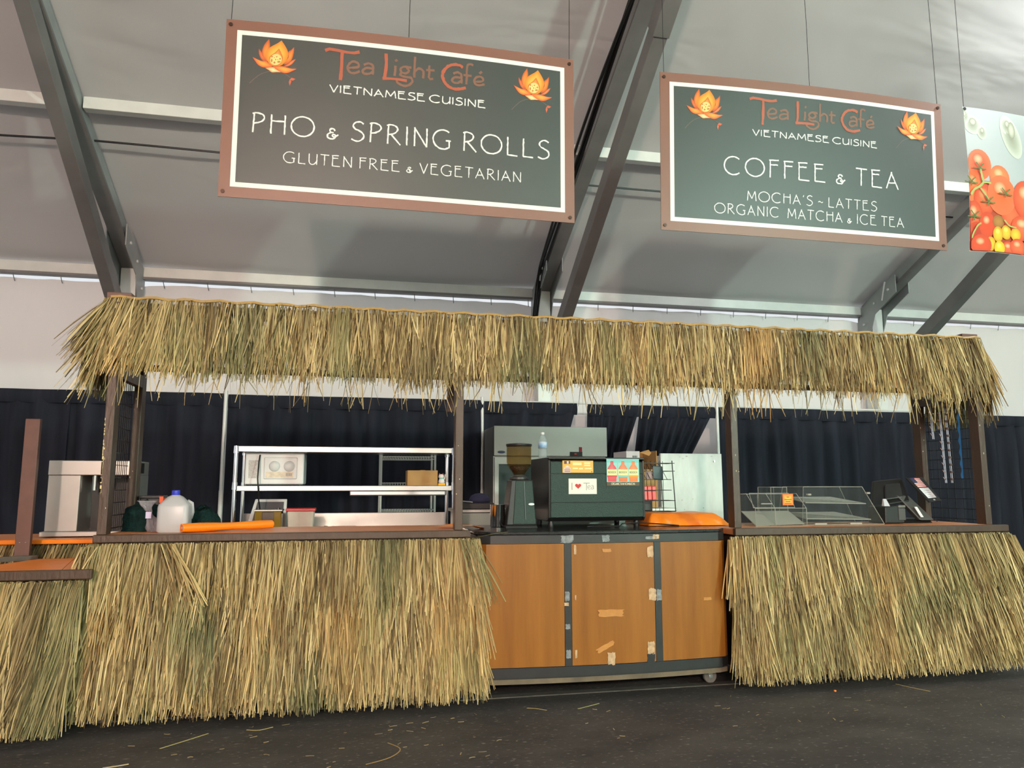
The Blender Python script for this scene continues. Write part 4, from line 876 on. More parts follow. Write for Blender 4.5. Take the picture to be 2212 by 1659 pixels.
for z in (.55, .9, 1.2, 1.42): MB().box(1.61, 2.85, 8.340, 8.361, z, z+.02).build('shelf', GREYW, fr)
for (x, y) in ((1.62, 8.42), (2.84, 8.42), (1.62, 8.88), (2.84, 8.88)): MB().lathe([(.03, 0), (.025, .105)], (x, y, 0), 10).build('foot', BLACK, fr)
wc = thing('white_cabinet', (3.06, 6.7, 0), 'scuffed white enamel cabinet behind the right of the cart', 'cabinet')
MB().box(2.765, 3.36, 6.43, 7.0, .02, 1.635).build('body', WHITE, wc, bevel=.006)
MB().box(2.755, 3.365, 6.40, 6.43, .02, 1.655).build('back_panel', mat('scuffed_white_enamel', (214, 226, 220), .35, var=.10, vs_=5, stretch=(3, 1, .8)), wc, bevel=.004)
for k in range(8):
    x = R.uniform(2.79, 3.33); z = R.choice([R.uniform(1.55, 1.63), R.uniform(1.05, 1.3), R.uniform(1.12, 1.18)]); w = R.uniform(.006, .02)
    MB().box(x, x+w, 6.3985, 6.4, z, z+R.uniform(.003, .010)).build('scuff', mat('scuff_mark', (176, 180, 174), .6), wc)
MB().box(3.28, 3.295, 6.392, 6.4, 1.575, 1.595).build('magnet', STEELM, wc)
cb = thing('open_carton', (2.42, 6.1, 1.176), 'open white printed cardboard carton behind the espresso machine', 'box')
CARD = mat('brown_cardboard', (176, 138, 84), .75, var=.06, vs_=8)
CARDW = mat('white_printed_card', (206, 206, 208), .6)
MB().box(2.28, 2.40, 6.02, 6.026, 1.177, 1.655).build('front_panel', CARDW, cb)
MB().box(2.28, 2.286, 6.026, 6.34, 1.177, 1.655).build('side_panel', CARDW, cb)
MB().box(2.286, 2.56, 6.334, 6.34, 1.177, 1.655).build('back_panel', CARD, cb)
MB().box(2.554, 2.56, 6.026, 6.334, 1.177, 1.66).build('side_panel', CARD, cb)
MB().box(2.40, 2.554, 6.02, 6.026, 1.177, 1.50).build('front_panel', CARD, cb)
MB().add([(2.40, 6.02, 1.645), (2.475, 6.0, 1.668), (2.50, 6.0, 1.64), (2.475, 5.995, 1.615)] + [(2.40, 6.026, 1.645), (2.475, 6.006, 1.668), (2.50, 6.006, 1.64), (2.475, 6.001, 1.615)], [(0, 1, 2, 3), (7, 6, 5, 4), (0, 4, 5, 1), (1, 5, 6, 2), (2, 6, 7, 3), (3, 7, 4, 0)]).build('torn_flap', CARD, cb)
m = MB()
for k in range(5): m.box(2.335 + .009*k, 2.341 + .009*k, 6.018, 6.0199, 1.60, 1.617)
m.build('print', BLACKM, cb)

# ------------------------------------------------------------------ steel worktable with overshelves and what stands on it
wt = thing('steel_worktable', (-.04, 6.8, 0), 'stainless steel worktable with two overshelves behind the left counter', 'table')
MB().box(-.97, .875, 6.42, 7.1, .905, .945).build('worktop', STEEL, wt, bevel=.006)
MB().box(-.97, .875, 7.10, 7.125, .905, 1.112).build('backsplash', mat('polished_splash', (205, 203, 198), .27, .82, bump=.05, bs=5), wt, bevel=.003)
for x in (-.955, .86):
    for y in (6.50, 7.0):
        MB().tube([(x, y, 0), (x, y, 1.69)], .017, 12).build('leg', CHROME, wt, smooth='auto')
        for z in (1.36, 1.66): MB().lathe([(.024, -.03), (.021, .03)], (x, y, z), 12).build('collar', CHROME, wt, smooth='auto')
for z0, z1 in ((1.642, 1.69), (1.318, 1.362)): MB().box(-.94, .845, 6.50, 7.0, z0, z1).build('shelf', STEEL, wt, bevel=.004)
MB().box(-.03, .82, 6.74, 6.99, 1.272, 1.320).build('under_tray', CHROME, wt, bevel=.01)
mw = thing('microwave', (-.66, 6.75, 1.363), 'white microwave oven turned with its back to the front, on the upper steel shelf', 'microwave')
MB().box(-.895, -.415, 6.60, 6.95, 1.372, 1.642).build('case', WHITE, mw, bevel=.012)
o = MB().box(-.74, -.47, 6.588, 6.601, 1.418, 1.60).build('raised_back', WHITE, mw, bevel=.010)
for cx in (-.655, -.535): MB().lathe([(.045, 0), (.04, .008), (.02, .014), (0, .016)], (0, 0, 0), 20).build('vent_dome', WHITE, o, smooth=True) if False else None
for cx in (-.655, -.535):
    m = MB(); n = 20; pr = [(.046, 0), (.042, .007), (.03, .013), (.014, .016)]
    V = [(cx + r*math.cos(2*math.pi*k/n), 6.588 - d, 1.525 + r*math.sin(2*math.pi*k/n)) for r, d in pr for k in range(n)]
    m.add(V, [(i*n+k, i*n+(k+1) % n, (i+1)*n+(k+1) % n, (i+1)*n+k) for i in range(3) for k in range(n)] + [tuple(range(3*n, 4*n))]); m.build('vent_dome', WHITE, o, smooth=True)
MB().box(-.725, -.50, 6.5865, 6.588, 1.43, 1.478).build('data_label', mat('cream_label', (232, 220, 196), .6, var=.15, vs_=30), o)
MB().box(-.56, -.51, 6.585, 6.5865, 1.442, 1.468).build('barcode', mat('label_grey', (190, 184, 170), .6, var=.3, vs_=90, stretch=(1, 1, .02)), o)
MB().box(-.865, -.785, 6.5985, 6.6005, 1.425, 1.575).build('vent_grille', mat('vent_grey', (196, 194, 190), .5, var=.2, vs_=80), mw)
MB().tube([(-.775, 6.60, 1.617), (-.775, 6.575, 1.615), (-.778, 6.55, 1.56), (-.776, 6.50, 1.42), (-.765, 6.47, 1.34), (-.762, 6.52, 1.24), (-.755, 6.64, 1.12), (-.75, 6.66, .96)], .006, 6).build('power_cord', BLACK, mw)
for (x, y) in ((-.86, 6.64), (-.45, 6.64), (-.86, 6.9), (-.45, 6.9)): MB().lathe([(.012, 0), (.010, .01)], (x, y, 1.3625), 8).build('foot', BLACK, mw)
b = thing('cardboard_box', (.60, 6.7, 1.363), 'plain brown cardboard box on the upper steel shelf', 'box')
MB().box(.465, .73, 6.60, 6.85, 1.3630, 1.495).build('carton', CARD, b, bevel=.002)
MB().box(.575, .62, 6.598, 6.852, 1.494, 1.4965).build('seam_tape', mat('kraft_tape', (190, 152, 98), .4), b)
ca = thing('cat_figurine', (.78, 6.62, 1.363), 'tiny white cat figurine with raised paw on yellow base, on the steel shelf', 'figurine')
kx, ky, kz = .765, 6.60, 1.363
MB().hexa([(kx-.035, ky-.025, kz), (kx+.035, ky-.025, kz), (kx+.035, ky+.025, kz), (kx-.035, ky+.025, kz), (kx-.028, ky-.02, kz+.02), (kx+.028, ky-.02, kz+.02), (kx+.028, ky+.02, kz+.02), (kx-.028, ky+.02, kz+.02)]).build('base', mat('figurine_yellow', (240, 176, 40), .35), ca, bevel=.003)
CW_ = mat('figurine_white', (240, 236, 228), .35)
MB().lathe([(.0, .018), (.026, .02), (.029, .035), (.022, .055), (.014, .064)], (kx, ky, kz), 16).build('body', CW_, ca, smooth=True)
MB().lathe([(0, .058), (.016, .062), (.023, .074), (.02, .090), (.01, .098), (0, .10)], (kx-.003, ky, kz), 16, sx=1.1).build('head', CW_, ca, smooth=True)
for s_ in (-1, 1): MB().lathe([(.008, .092), (.0, .110)], (kx - .003 + s_*.015, ky, kz), 8).build('ear', mat('ear_pink', (206, 96, 100), .4), ca)
MB().tube([(kx+.018, ky-.004, kz+.05), (kx+.030, ky-.006, kz+.07), (kx+.033, ky-.006, kz+.09), (kx+.031, ky-.008, kz+.098)], [.007, .007, .008, .006], 8).build('raised_paw', CW_, ca, smooth=True)
MB().lathe([(.0215, .054), (.018, .064)], (kx, ky, kz), 16).build('bib', mat('bib_teal', (110, 196, 180), .4), ca)
# grey wire shelf near the drape
ws = thing('grey_wire_shelf', (.6, 8.6, 0), 'pale grey epoxy wire shelving unit in front of the black drape', 'shelf')
for x in (.30, .90):
    for y in (8.42, 8.78): MB().tube([(x, y, 0), (x, y, 1.71)], .013, 8).build('post', GREYW, ws, smooth='auto')
for z in (.35, .72, 1.085, 1.385, 1.68):
    m = MB()
    for y in (8.42, 8.78):
        for dz in (0, -.028): m.beam((.30, y, z+dz), (.90, y, z+dz), .007, .007)
        for k in range(21): m.beam((.31 + .029*k, y, z), (.31 + .029*k, y, z-.028), .004, .004, (0, 1, 0))
    for x in (.30, .90): m.beam((x, 8.42, z), (x, 8.78, z), .007, .007)
    for k in range(20): m.beam((.315 + .03*k, 8.42, z+.004), (.315 + .03*k, 8.78, z+.004), .004, .004)
    m.build('wire_shelf', GREYW, ws)
# tablet, amber canister, tub, lids on the worktable
tb = thing('white_framed_screen', (-.70, 6.85, .946), 'white framed flat screen leaning on the worktable behind the amber canister', 'screen')
MB().hexa([(-.90, 6.75, .946), (-.56, 6.75, .946), (-.56, 6.78, .946), (-.90, 6.78, .946), (-.83, 6.86, 1.245), (-.565, 6.86, 1.245), (-.565, 6.885, 1.245), (-.83, 6.885, 1.245)]).build('frame', WHITE, tb, bevel=.004)
MB().hexa([(-.855, 6.745, .985), (-.59, 6.745, .985), (-.59, 6.76, .985), (-.855, 6.76, .985), (-.808, 6.842, 1.222), (-.588, 6.842, 1.222), (-.588, 6.857, 1.222), (-.808, 6.857, 1.222)]).build('glass', mat('dark_screen', (96, 96, 100), .15), tb)
jr = thing('amber_canister', (-.68, 6.5, .946), 'square dark and amber plastic canister on the worktable', 'canister')
MB().box(-.78, -.57, 6.42, 6.60, .947, 1.155).build('canister_wall', clear('amber_plastic', (206, 170, 80), .35, .12, (156, 122, 44)), jr, bevel=.008)
MB().box(-.72, -.625, 6.415, 6.5, .95, 1.15).build('dark_column', mat('dark_column', (66, 52, 38), .25, var=.3, vs_=12), jr, bevel=.004)
MB().box(-.77, -.58, 6.43, 6.59, .95, 1.02).build('liquid', mat('brown_liquid', (70, 46, 14), .2), jr)
MB().box(-.787, -.563, 6.412, 6.607, 1.155, 1.168).build('rim', STEELM, jr, bevel=.003)
for x in (-.755, -.595): MB().lathe([(.014, 0), (.012, .014), (0, .016)], (x, 6.45, 1.168), 10).build('knob', BLACK, jr)
rt = thing('red_lidded_tub', (-.42, 6.5, .946), 'cloudy plastic food tub with a red lid on the worktable', 'tub')
MB().hexa([(-.51, 6.42, .947), (-.325, 6.42, .947), (-.325, 6.60, .947), (-.51, 6.60, .947), (-.525, 6.41, 1.155), (-.31, 6.41, 1.155), (-.31, 6.61, 1.155), (-.525, 6.61, 1.155)]).build('tub_wall', mat('cloudy_plastic', (206, 192, 176), .35, var=.08, vs_=8), rt, bevel=.012)
MB().box(-.535, -.30, 6.40, 6.62, 1.153, 1.177).build('lid', mat('red_plastic', (196, 60, 62), .35), rt, bevel=.006)
m = thing('red_lid_tray', (-.06, 6.5, .946), 'low food tub with a red lid, barely showing over the left counter', 'tub')
MB().box(-.16, .025, 6.43, 6.6, .947, 1.005).build('tub_wall', MATS['cloudy_plastic'], m, bevel=.008); MB().box(-.17, .035, 6.42, 6.61, 1.004, 1.022).build('lid', MATS['red_plastic'], m, bevel=.004)
m = thing('green_capped_bottle', (-.215, 6.5, .946), 'small bottle with a dark green cap on the worktable', 'bottle')
MB().lathe([(.02, 0), (.022, .01), (.022, .045), (.012, .058), (.012, .064)], (-.212, 6.5, .947), 14).build('glass_body', WC, m, smooth='auto'); MB().lathe([(.015, .062), (.015, .082), (0, .083)], (-.212, 6.5, .947), 14).build('cap', mat('bottle_green', (24, 70, 58), .4), m, smooth='auto')

# ------------------------------------------------------------------ things on the left counter
jg = thing('water_jug', (-1.08, 5.02, 1.08), 'translucent gallon water jug with blue cap on the left counter', 'jug')
JM = clear('milky_jug_plastic', (225, 225, 228), .30, .3, (214, 212, 214))
jx, jy, jz = -1.083, 5.02, 1.0805
def jugring(w, d, z, r):
    P = []
    for cx_, cy_, a0 in ((1, 1, 0), (-1, 1, 90), (-1, -1, 180), (1, -1, 270)):
        for k in range(5):
            a = math.radians(a0 + 22.5*k); P.append((jx + cx_*(w-r) + r*math.cos(a), jy + cy_*(d-r) + r*math.sin(a), z))
    return P
JS = .93
rings = [(.090, .072, 0, .03), (.097, .078, .008, .03), (.0985, .08, .06, .03), (.097, .079, .166, .03), (.091, .075, .182, .032), (.048, .044, .229, .034), (.026, .026, .240, .024), (.020, .020, .244, .0195), (.020, .020, .258, .0195)]
V = [p for w, d, z, r in rings for p in jugring(w*JS, d*JS, jz + z*.95, r*JS)]; n = 20
F = [(i*n+k, i*n+(k+1) % n, (i+1)*n+(k+1) % n, (i+1)*n+k) for i in range(len(rings)-1) for k in range(n)] + [tuple(reversed(range(n)))]
MB().add(V, F).build('jug_wall', JM, jg, smooth='auto')
MB().add([p for w, d, z, r in [(.09, .071, .003, .03), (.0945, .0755, .02, .034), (.0945, .0755, .120, .034)] for p in jugring(w*JS, d*JS, jz + z*.95, r*JS)], [(i*n+k, i*n+(k+1) % n, (i+1)*n+(k+1) % n, (i+1)*n+k) for i in range(2) for k in range(n)] + [tuple(range(2*n, 3*n)), tuple(reversed(range(n)))]).build('water', clear('jug_water', (210, 214, 218), .5, .05, (196, 198, 204)), jg, smooth='auto')
MB().lathe([(.024, .242), (.025, .246), (.024, .268), (.02, .271), (0, .271)], (jx, jy, jz - .013), 20).build('cap', mat('blue_cap', (44, 58, 190), .4), jg, smooth='auto')
MB().tube([(jx+.06, jy+.055, jz+.19), (jx+.085, jy+.066, jz+.175), (jx+.09, jy+.07, jz+.12), (jx+.08, jy+.072, jz+.08)], .012, 8).build('handle', JM, jg, smooth=True)
rl = thing('orange_vinyl_roll', (-.75, 5.0, 1.08), 'rolled up orange vinyl lying along the left counter', 'roll')
m = MB(); n = 18; P0 = Vector((-1.02, 4.93, 1.110)); P1 = Vector((-.525, 5.27, 1.110)); d = (P1-P0).normalized(); a_ = Vector((0, 0, 1)); b_ = d.cross(a_).normalized(); a_ = b_.cross(d)
V = []
for i in range(13):
    t_ = i/12; r = .0255 + .003*math.sin(t_*9); c = P0 + (P1-P0)*t_
    V += [c + a_*(r*math.cos(2*math.pi*k/n)) + b_*(r*math.sin(2*math.pi*k/n)) for k in range(n)]
V += [P1 + d*.012 + a_*(.014*math.cos(2*math.pi*k/n)) + b_*(.014*math.sin(2*math.pi*k/n)) for k in range(n)]
inner = [P0 + a_*(.017*math.cos(2*math.pi*k/n)) + b_*(.017*math.sin(2*math.pi*k/n)) for k in range(n)]; inner2 = [p + d*.2 for p in inner]
bI = len(V); V += inner + inner2
F = [(i*n+k, i*n+(k+1) % n, (i+1)*n+(k+1) % n, (i+1)*n+k) for i in range(13) for k in range(n)] + [tuple(range(13*n, 14*n))]
F += [(k, (k+1) % n, bI+(k+1) % n, bI+k) for k in range(n)] + [(bI+k, bI+(k+1) % n, bI+n+(k+1) % n, bI+n+k) for k in range(n)]
m.add(V, F); m.build('vinyl_sheet', VINYL, rl, smooth='auto')
MB().tube([P0 + d*.05, P0 + d*.15], .0166, 14).build('hollow_core', mat('dark_core', (60, 48, 30), .8), rl)
FLEECE = mat('dark_green_fleece', (20, 42, 40), .95, var=.3, vs_=30, bump=.8, bs=45, spec=.1)
def lump(name, label, c, rx, ry, rz, sd):
    o = MB(); nu, nv = 28, 14
    def fn(u, v):
        a = 2*math.pi*u; b = math.pi/2*v; k = 1 + .26*nz(math.cos(a)*1.6 + sd, math.sin(a)*1.6, v*2) + .18*nz(math.cos(a)*4 + sd, math.sin(a)*4, v*5)
        return (c[0] + rx*k*math.cos(a)*math.cos(b)**.7, c[1] + ry*k*math.sin(a)*math.cos(b)**.7, c[2] + rz*k*math.sin(b))
    return tag(o.grid(fn, nu, nv).build(name, FLEECE, loc=c, smooth=True, recalc=False), label, 'blanket', 'fleece bundles')
lump('fleece_bundle', 'rumpled dark green fleece left of the water jug', (-1.30, 5.22, 1.081), .14, .10, .17, 1)
lump('fleece_bundle', 'rumpled dark green fleece right of the water jug', (-.955, 5.28, 1.081), .105, .09, .135, 8)
pb = thing('clear_plastic_bag', (-1.24, 5.06, 1.08), 'crumpled clear plastic bag between the fleece and the water jug', 'bag')
BAG = clear('clear_film', (240, 238, 242), .78, .12, (214, 208, 212))
def bagf(u, v):
    a = 2*math.pi*u; r = (.05 - .038*min(1, v*1.8) + .034*max(0, v-.6)*2.2)*(1 + .75*nz(math.cos(a)*2.4, math.sin(a)*2.4, v*6))
    return (-1.195 - .075*v + r*math.cos(a), 5.05 + .04*v + r*.7*math.sin(a), 1.083 + .19*v)
MB().grid(bagf, 40, 26).build('film', BAG, pb, smooth=True, recalc=False)
MB().box(-1.255, -1.222, 5.036, 5.039, 1.165, 1.205).build('printed_tag', mat('lilac_tag', (206, 196, 226), .5), pb)
kb = thing('black_case', (-1.32, 5.42, 1.08), 'black case with an orange corner behind the fleece on the left counter', 'case')
MB().box(-1.385, -1.26, 5.38, 5.49, 1.0805, 1.285).build('case', BLACK, kb, bevel=.006); MB().box(-1.39, -1.235, 5.375, 5.495, 1.283, 1.30).build('lid', BLACKM, kb, bevel=.004); MB().box(-1.262, -1.236, 5.374, 5.49, 1.25, 1.296).build('orange_corner', mat('orange_plastic', (226, 84, 30), .4), kb, bevel=.003)
pk = thing('brown_paper_bag', (-1.28, 5.34, 1.08), 'folded brown paper bag behind the plastic bag', 'bag')
MB().hexa([(-1.30, 5.33, 1.081), (-1.20, 5.33, 1.081), (-1.20, 5.36, 1.081), (-1.30, 5.36, 1.081), (-1.305, 5.34, 1.235), (-1.205, 5.335, 1.23), (-1.205, 5.35, 1.23), (-1.305, 5.355, 1.235)]).build('paper', mat('kraft_paper', (196, 146, 74), .7, var=.2, vs_=12), pk, bevel=.004)
MB().box(-1.29, -1.22, 5.327, 5.333, 1.19, 1.205).build('printed_band', BLACKM, pk)
cl2 = MB().grid(lambda u, v: (.58 + .30*u, 5.0 + .14*v + .03*u, 1.087 + .012*math.sin(u*5)*math.sin(v*3) + .01 - .04*max(0, u-.75)*1.5), 16, 8).build('orange_cloth_scrap', VINYL, loc=(.70, 5.05, 1.087), smooth=True, recalc=False)
tag(cl2, 'orange cloth scrap hanging over the right end of the left counter behind the post', 'cloth')
# stainless dispenser behind on the left
ds = thing('steel_dispenser', (-1.9, 6.0, 1.0), 'stainless steel hot drink dispenser on the back counter at left', 'dispenser')
MB().box(-2.14, -1.93, 5.93, 6.35, 1.04, 1.44).build('side_cover', STEELM, ds, bevel=.004); MB().box(-2.14, -1.58, 5.92, 6.35, 1.44, 1.545).build('header', STEELM, ds, bevel=.004)
MB().box(-2.16, -1.57, 5.90, 6.36, 1.0055, 1.04).build('base', STEELM, ds, bevel=.004); MB().box(-1.93, -1.60, 6.2, 6.35, 1.04, 1.44).build('recess_back', mat('dark_recess', (34, 30, 28), .5), ds); MB().box(-1.60, -1.58, 5.93, 6.35, 1.04, 1.44).build('side_wall', STEELM, ds)
MB().tube([(-1.87, 6.05, 1.44), (-1.87, 6.05, 1.33)], .02, 10).build('nozzle', CHROME, ds); MB().tube([(-1.78, 6.1, 1.44), (-1.78, 6.1, 1.36)], .016, 10).build('nozzle', BLACK, ds)
MB().box(-1.60, -1.55, 5.98, 6.10, 1.455, 1.53).build('display', BLACK, ds); MB().beam((-1.599, 5.975, 1.47), (-1.55, 5.975, 1.51), .004, .012).build('red_stripe', mat('red_sticker', (190, 50, 44), .5), ds)

# ------------------------------------------------------------------ things on the right counter
ACR = clear('clear_acrylic', (250, 251, 250), .955, .22, (140, 146, 144)); ACE = clear('acrylic_edge', (230, 232, 226), .45, .15, (206, 206, 196))
ZR = 1.0715
def plate(m, P, th=.004):
    P = [Vector(p) for p in P]; n_ = (P[1]-P[0]).cross(P[2]-P[0]).normalized()*th; k = len(P)
    m.add(P + [p + n_ for p in P], [tuple(range(k)), tuple(reversed(range(k, 2*k)))] + [(i, i+k, (i+1) % k + k, (i+1) % k) for i in range(k)])
def rim(m, P, r=.0022):
    for i in range(len(P)): m.tube([P[i], P[(i+1) % len(P)]], r, 5)
def case(name, label, x0, x1, xt0, xt1, y0, y1, ym, z1, zf, shelves):
    o = thing(name, ((x0+x1)/2, (y0+y1)/2, ZR), label, 'display case', 'acrylic display cases')
    return o
# large case: straight front, slanted right end
L = case('acrylic_display_case', 'large clear acrylic pastry case with two sloping shelves on the right counter', 3.20, 4.0, 3.2, 3.9, 5.05, 5.40, 5.2, 1.37, 1.2, 2)
f0 = [(3.42, 5.05, ZR), (4.005, 5.05, ZR), (3.885, 5.13, 1.358), (3.20, 5.13, 1.358), (3.205, 5.06, ZR)]
f0 = [(3.30, 5.06, ZR), (4.00, 5.06, ZR), (3.87, 5.12, 1.355), (3.36, 5.12, 1.355)]
b0 = [(3.30, 5.40, ZR), (4.00, 5.40, ZR), (3.87, 5.40, 1.355), (3.36, 5.40, 1.355)]
for nm, P in (('front_pane', f0), ('back_pane', b0), ('top_pane', [f0[3], f0[2], b0[2], b0[3]]), ('side_pane', [f0[1], b0[1], b0[2], f0[2]]), ('side_pane', [f0[0], b0[0], b0[3], f0[3]])):
    m = MB(); plate(m, P, .003); pn = m.build(nm, ACR, L); m = MB(); rim(m, P); m.build('pane_edge', ACE, pn)
for z in (1.115, 1.235):
    m = MB(); P = [(3.36, 5.10, z), (3.92 - (z-1.1)*.3, 5.10, z-.01), (3.80 - (z-1.1)*.2, 5.38, z+.035), (3.36, 5.38, z+.035)]; plate(m, P, .005); sh = m.build('shelf', ACE, L); m = MB(); rim(m, P, .003); m.build('shelf_edge', ACE, sh)
for (x, z) in ((3.39, 1.29), (3.90, 1.30)): MB().box(x-.014, x+.014, 5.085, 5.115, z, z+.014).build('hinge', ACE, L, bevel=.003)
for x in (3.40, 3.70): MB().box(x, x+.10, 5.052, 5.07, ZR, ZR+.014).build('base_strip', ACE, L)
# upper bin between the cases
U = thing('acrylic_back_bin', (3.3, 5.3, ZR), 'tall clear acrylic bin standing behind the small case', 'display case', 'acrylic display cases')
f1 = [(3.165, 5.25, ZR), (3.40, 5.25, ZR), (3.335, 5.25, 1.352), (3.165, 5.25, 1.352)]; b1 = [(p[0], 5.42, p[2]) for p in f1]
f1 = [(3.155, 5.235, ZR), (3.292, 5.235, ZR), (3.292, 5.235, 1.352), (3.155, 5.235, 1.352)]; b1 = [(p[0], 5.42, p[2]) for p in f1]
for nm, P in (('front_pane', f1), ('back_pane', b1), ('top_pane', [f1[3], f1[2], b1[2], b1[3]]), ('side_pane', [f1[0], b1[0], b1[3], f1[3]]), ('side_pane', [f1[1], b1[1], b1[2], f1[2]])):
    m = MB(); plate(m, P, .003); pn = m.build(nm, ACR, U); m = MB(); rim(m, P); m.build('pane_edge', ACE, pn)
# small case with sloping lid
S = thing('acrylic_display_case', (3.05, 5.0, ZR), 'small clear acrylic case with a sloping hinged lid and an orange card', 'display case', 'acrylic display cases'); 
x0, x1, xm = 2.87, 3.285, 3.00
sd = [(4.98, ZR), (5.22, ZR), (5.22, 1.30), (5.10, 1.305), (4.98, 1.20)]
fr_ = [(x0, 4.98, ZR), (x1, 4.98, ZR), (x1, 4.98, 1.20), (x0, 4.98, 1.20)]
lid = [(x0-.02, 4.97, 1.205), (x1-.10, 4.97, 1.205), (x1-.06, 5.11, 1.308), (x0+.03, 5.11, 1.308)]
for nm, P in (('front_pane', fr_), ('back_pane', [(x0, 5.22, ZR), (x1, 5.22, ZR), (x1, 5.22, 1.30), (x0, 5.22, 1.30)]), ('lid', lid), ('side_pane', [(x0, y, z) for y, z in sd]), ('side_pane', [(x1, y, z) for y, z in sd]), ('divider', [(3.03, y, z) for y, z in sd]), ('ramp', [(x0+.01, 5.0, 1.075), (x1-.01, 5.0, 1.085), (x1-.01, 5.2, 1.17), (x0+.01, 5.2, 1.17)])):
    m = MB(); plate(m, P, .003); pn = m.build(nm, ACR if nm != 'ramp' else ACE, S); m = MB(); rim(m, P); m.build('pane_edge', ACE, pn)
MB().tube([(2.93, 5.0, 1.232), (3.02, 5.0, 1.232)], .004, 6).build('lid_handle', ACE, S)
def p_card(m, M, w, h):
    fan(m, [(.0, .0), (1, 0), (1, 1), (0, 1)], M, .0001, lin((232, 96, 30)), lin((250, 200, 60)))
    for z, a, b in ((.68, .36, .62), (.47, .16, .84), (.30, .26, .72), (.12, .18, .82)): q(m, M, a, b, z, z+.07, .0008, lin((150, 90, 40)))
cd = MB().box(3.088, 3.175, 4.970, 4.972, 1.222, 1.305, col=lin((240, 120, 30))).build('price_card', PRINT, S, label='small orange and yellow card')
m = MB(); p_card(m, lambda x, z, e=0: (3.088 + .087*x, 4.9698 - e, 1.222 + .083*z), 1, 1); m.build('print', PRINT, cd, recalc=False)
# receipt printer and sales terminal
pr = thing('receipt_printer', (4.17, 5.2, ZR), 'black receipt printer right of the display cases', 'printer')
MB().hexa([(4.04, 5.10, ZR), (4.215, 5.10, ZR), (4.215, 5.30, ZR), (4.04, 5.30, ZR), (4.045, 5.10, 1.20), (4.215, 5.10, 1.215), (4.215, 5.30, 1.215), (4.045, 5.30, 1.20)]).build('body', BLACK, pr, bevel=.01)
MB().box(4.16, 4.222, 5.094, 5.11, ZR+.025, 1.19).build('front_door', mat('dark_grey_plastic', (70, 70, 68), .4), pr, bevel=.004); MB().box(4.16, 4.222, 5.092, 5.11, 1.195, 1.212).build('paper_cutter', mat('mid_grey_plastic', (104, 104, 100), .4), pr)
MB().hexa([(4.05, 5.11, 1.205), (4.10, 5.11, 1.205), (4.10, 5.14, 1.205), (4.05, 5.14, 1.205), (4.075, 5.15, 1.26), (4.10, 5.15, 1.26), (4.10, 5.16, 1.26), (4.075, 5.16, 1.26)]).build('paper_slip', mat('receipt_paper', (206, 206, 212), .6), pr)
ps = thing('sales_terminal', (4.36, 5.3, ZR), 'black point of sale terminal with a flag sticker on its customer display', 'terminal')
DG = mat('terminal_grey', (72, 72, 70), .38)
MB().prism([(5.16, ZR), (5.42, ZR), (5.40, ZR+.03), (5.20, ZR+.03)], 4.27, 4.52, 'x').build('base', BLACK, ps, bevel=.004)
MB().hexa([(4.40, 5.15, ZR+.02), (4.53, 5.15, ZR+.02), (4.53, 5.20, ZR+.02), (4.40, 5.20, ZR+.02), (4.27, 5.24, 1.285), (4.38, 5.24, 1.285), (4.38, 5.30, 1.285), (4.27, 5.30, 1.285)]).build('stand', DG, ps, bevel=.008)
MB().hexa([(4.40, 5.143, ZR+.045), (4.425, 5.143, ZR+.045), (4.425, 5.15, ZR+.045), (4.40, 5.15, ZR+.045), (4.365, 5.165, ZR+.125), (4.39, 5.165, ZR+.125), (4.39, 5.172, ZR+.125), (4.365, 5.172, ZR+.125)]).build('stand_slot', WHITE, ps)
MB().hexa([(4.06, 5.28, 1.19), (4.36, 5.20, 1.24), (4.37, 5.23, 1.235), (4.07, 5.31, 1.185), (4.20, 5.42, 1.40), (4.42, 5.34, 1.425), (4.43, 5.37, 1.42), (4.21, 5.45, 1.395)]).build('touch_screen', BLACK, ps, bevel=.012)
MB().hexa([(4.18, 5.26, 1.25), (4.32, 5.22, 1.27), (4.34, 5.29, 1.26), (4.20, 5.33, 1.24), (4.24, 5.33, 1.375), (4.35, 5.29, 1.39), (4.37, 5.33, 1.38), (4.26, 5.37, 1.365)]).build('screen_mount', BLACKM, ps, bevel=.01)
# customer display: tilted slab
A0, A1, A2, A3 = Vector((4.47, 5.12, 1.235)), Vector((4.615, 5.16, 1.245)), Vector((4.55, 5.27, 1.43)), Vector((4.37, 5.235, 1.425))
def DM(u, v, e=0.0):
    p = (A0*(1-u) + A1*u)*(1-v) + (A3*(1-u) + A2*u)*v; nn = (A1-A0).cross(A3-A0).normalized(); return p + nn*e
m = MB(); m.grid(lambda u, v: DM(u, v), 4, 4); m.hexa([DM(0, 0, -.014), DM(1, 0, -.014), DM(1, 1, -.014), DM(0, 1, -.014), DM(0, 0), DM(1, 0), DM(1, 1), DM(0, 1)]); cdp = m.build('customer_display', BLACK, ps, bevel=.006)
m = MB(); D2 = lambda u, v, e=0.0: DM(u, v, .002 + e)
q(m, D2, .14, .80, .14, .56, 0, lin((236, 236, 240)))
for k in range(13): q(m, D2, .14, .74, .58 + .031*k, .58 + .031*(k+1), 0, lin((196, 56, 60)) if k % 2 == 0 else lin((240, 236, 232)))
q(m, D2, .14, .40, .58 + .031*6, .983, .0006, lin((52, 50, 86)))
for (a, b, c) in ((.24, .5, .50), (.24, .70, .42), (.22, .72, .34), (.30, .6, .26), (.24, .66, .19)): q(m, D2, a, b, c, c+.025, .0006, lin((190, 190, 200)))
q(m, D2, .42, .56, .04, .09, 0, lin((190, 200, 204)))
m.build('flag_and_notice', PRINT, cdp, recalc=False, label='striped flag sticker above a white paper notice')
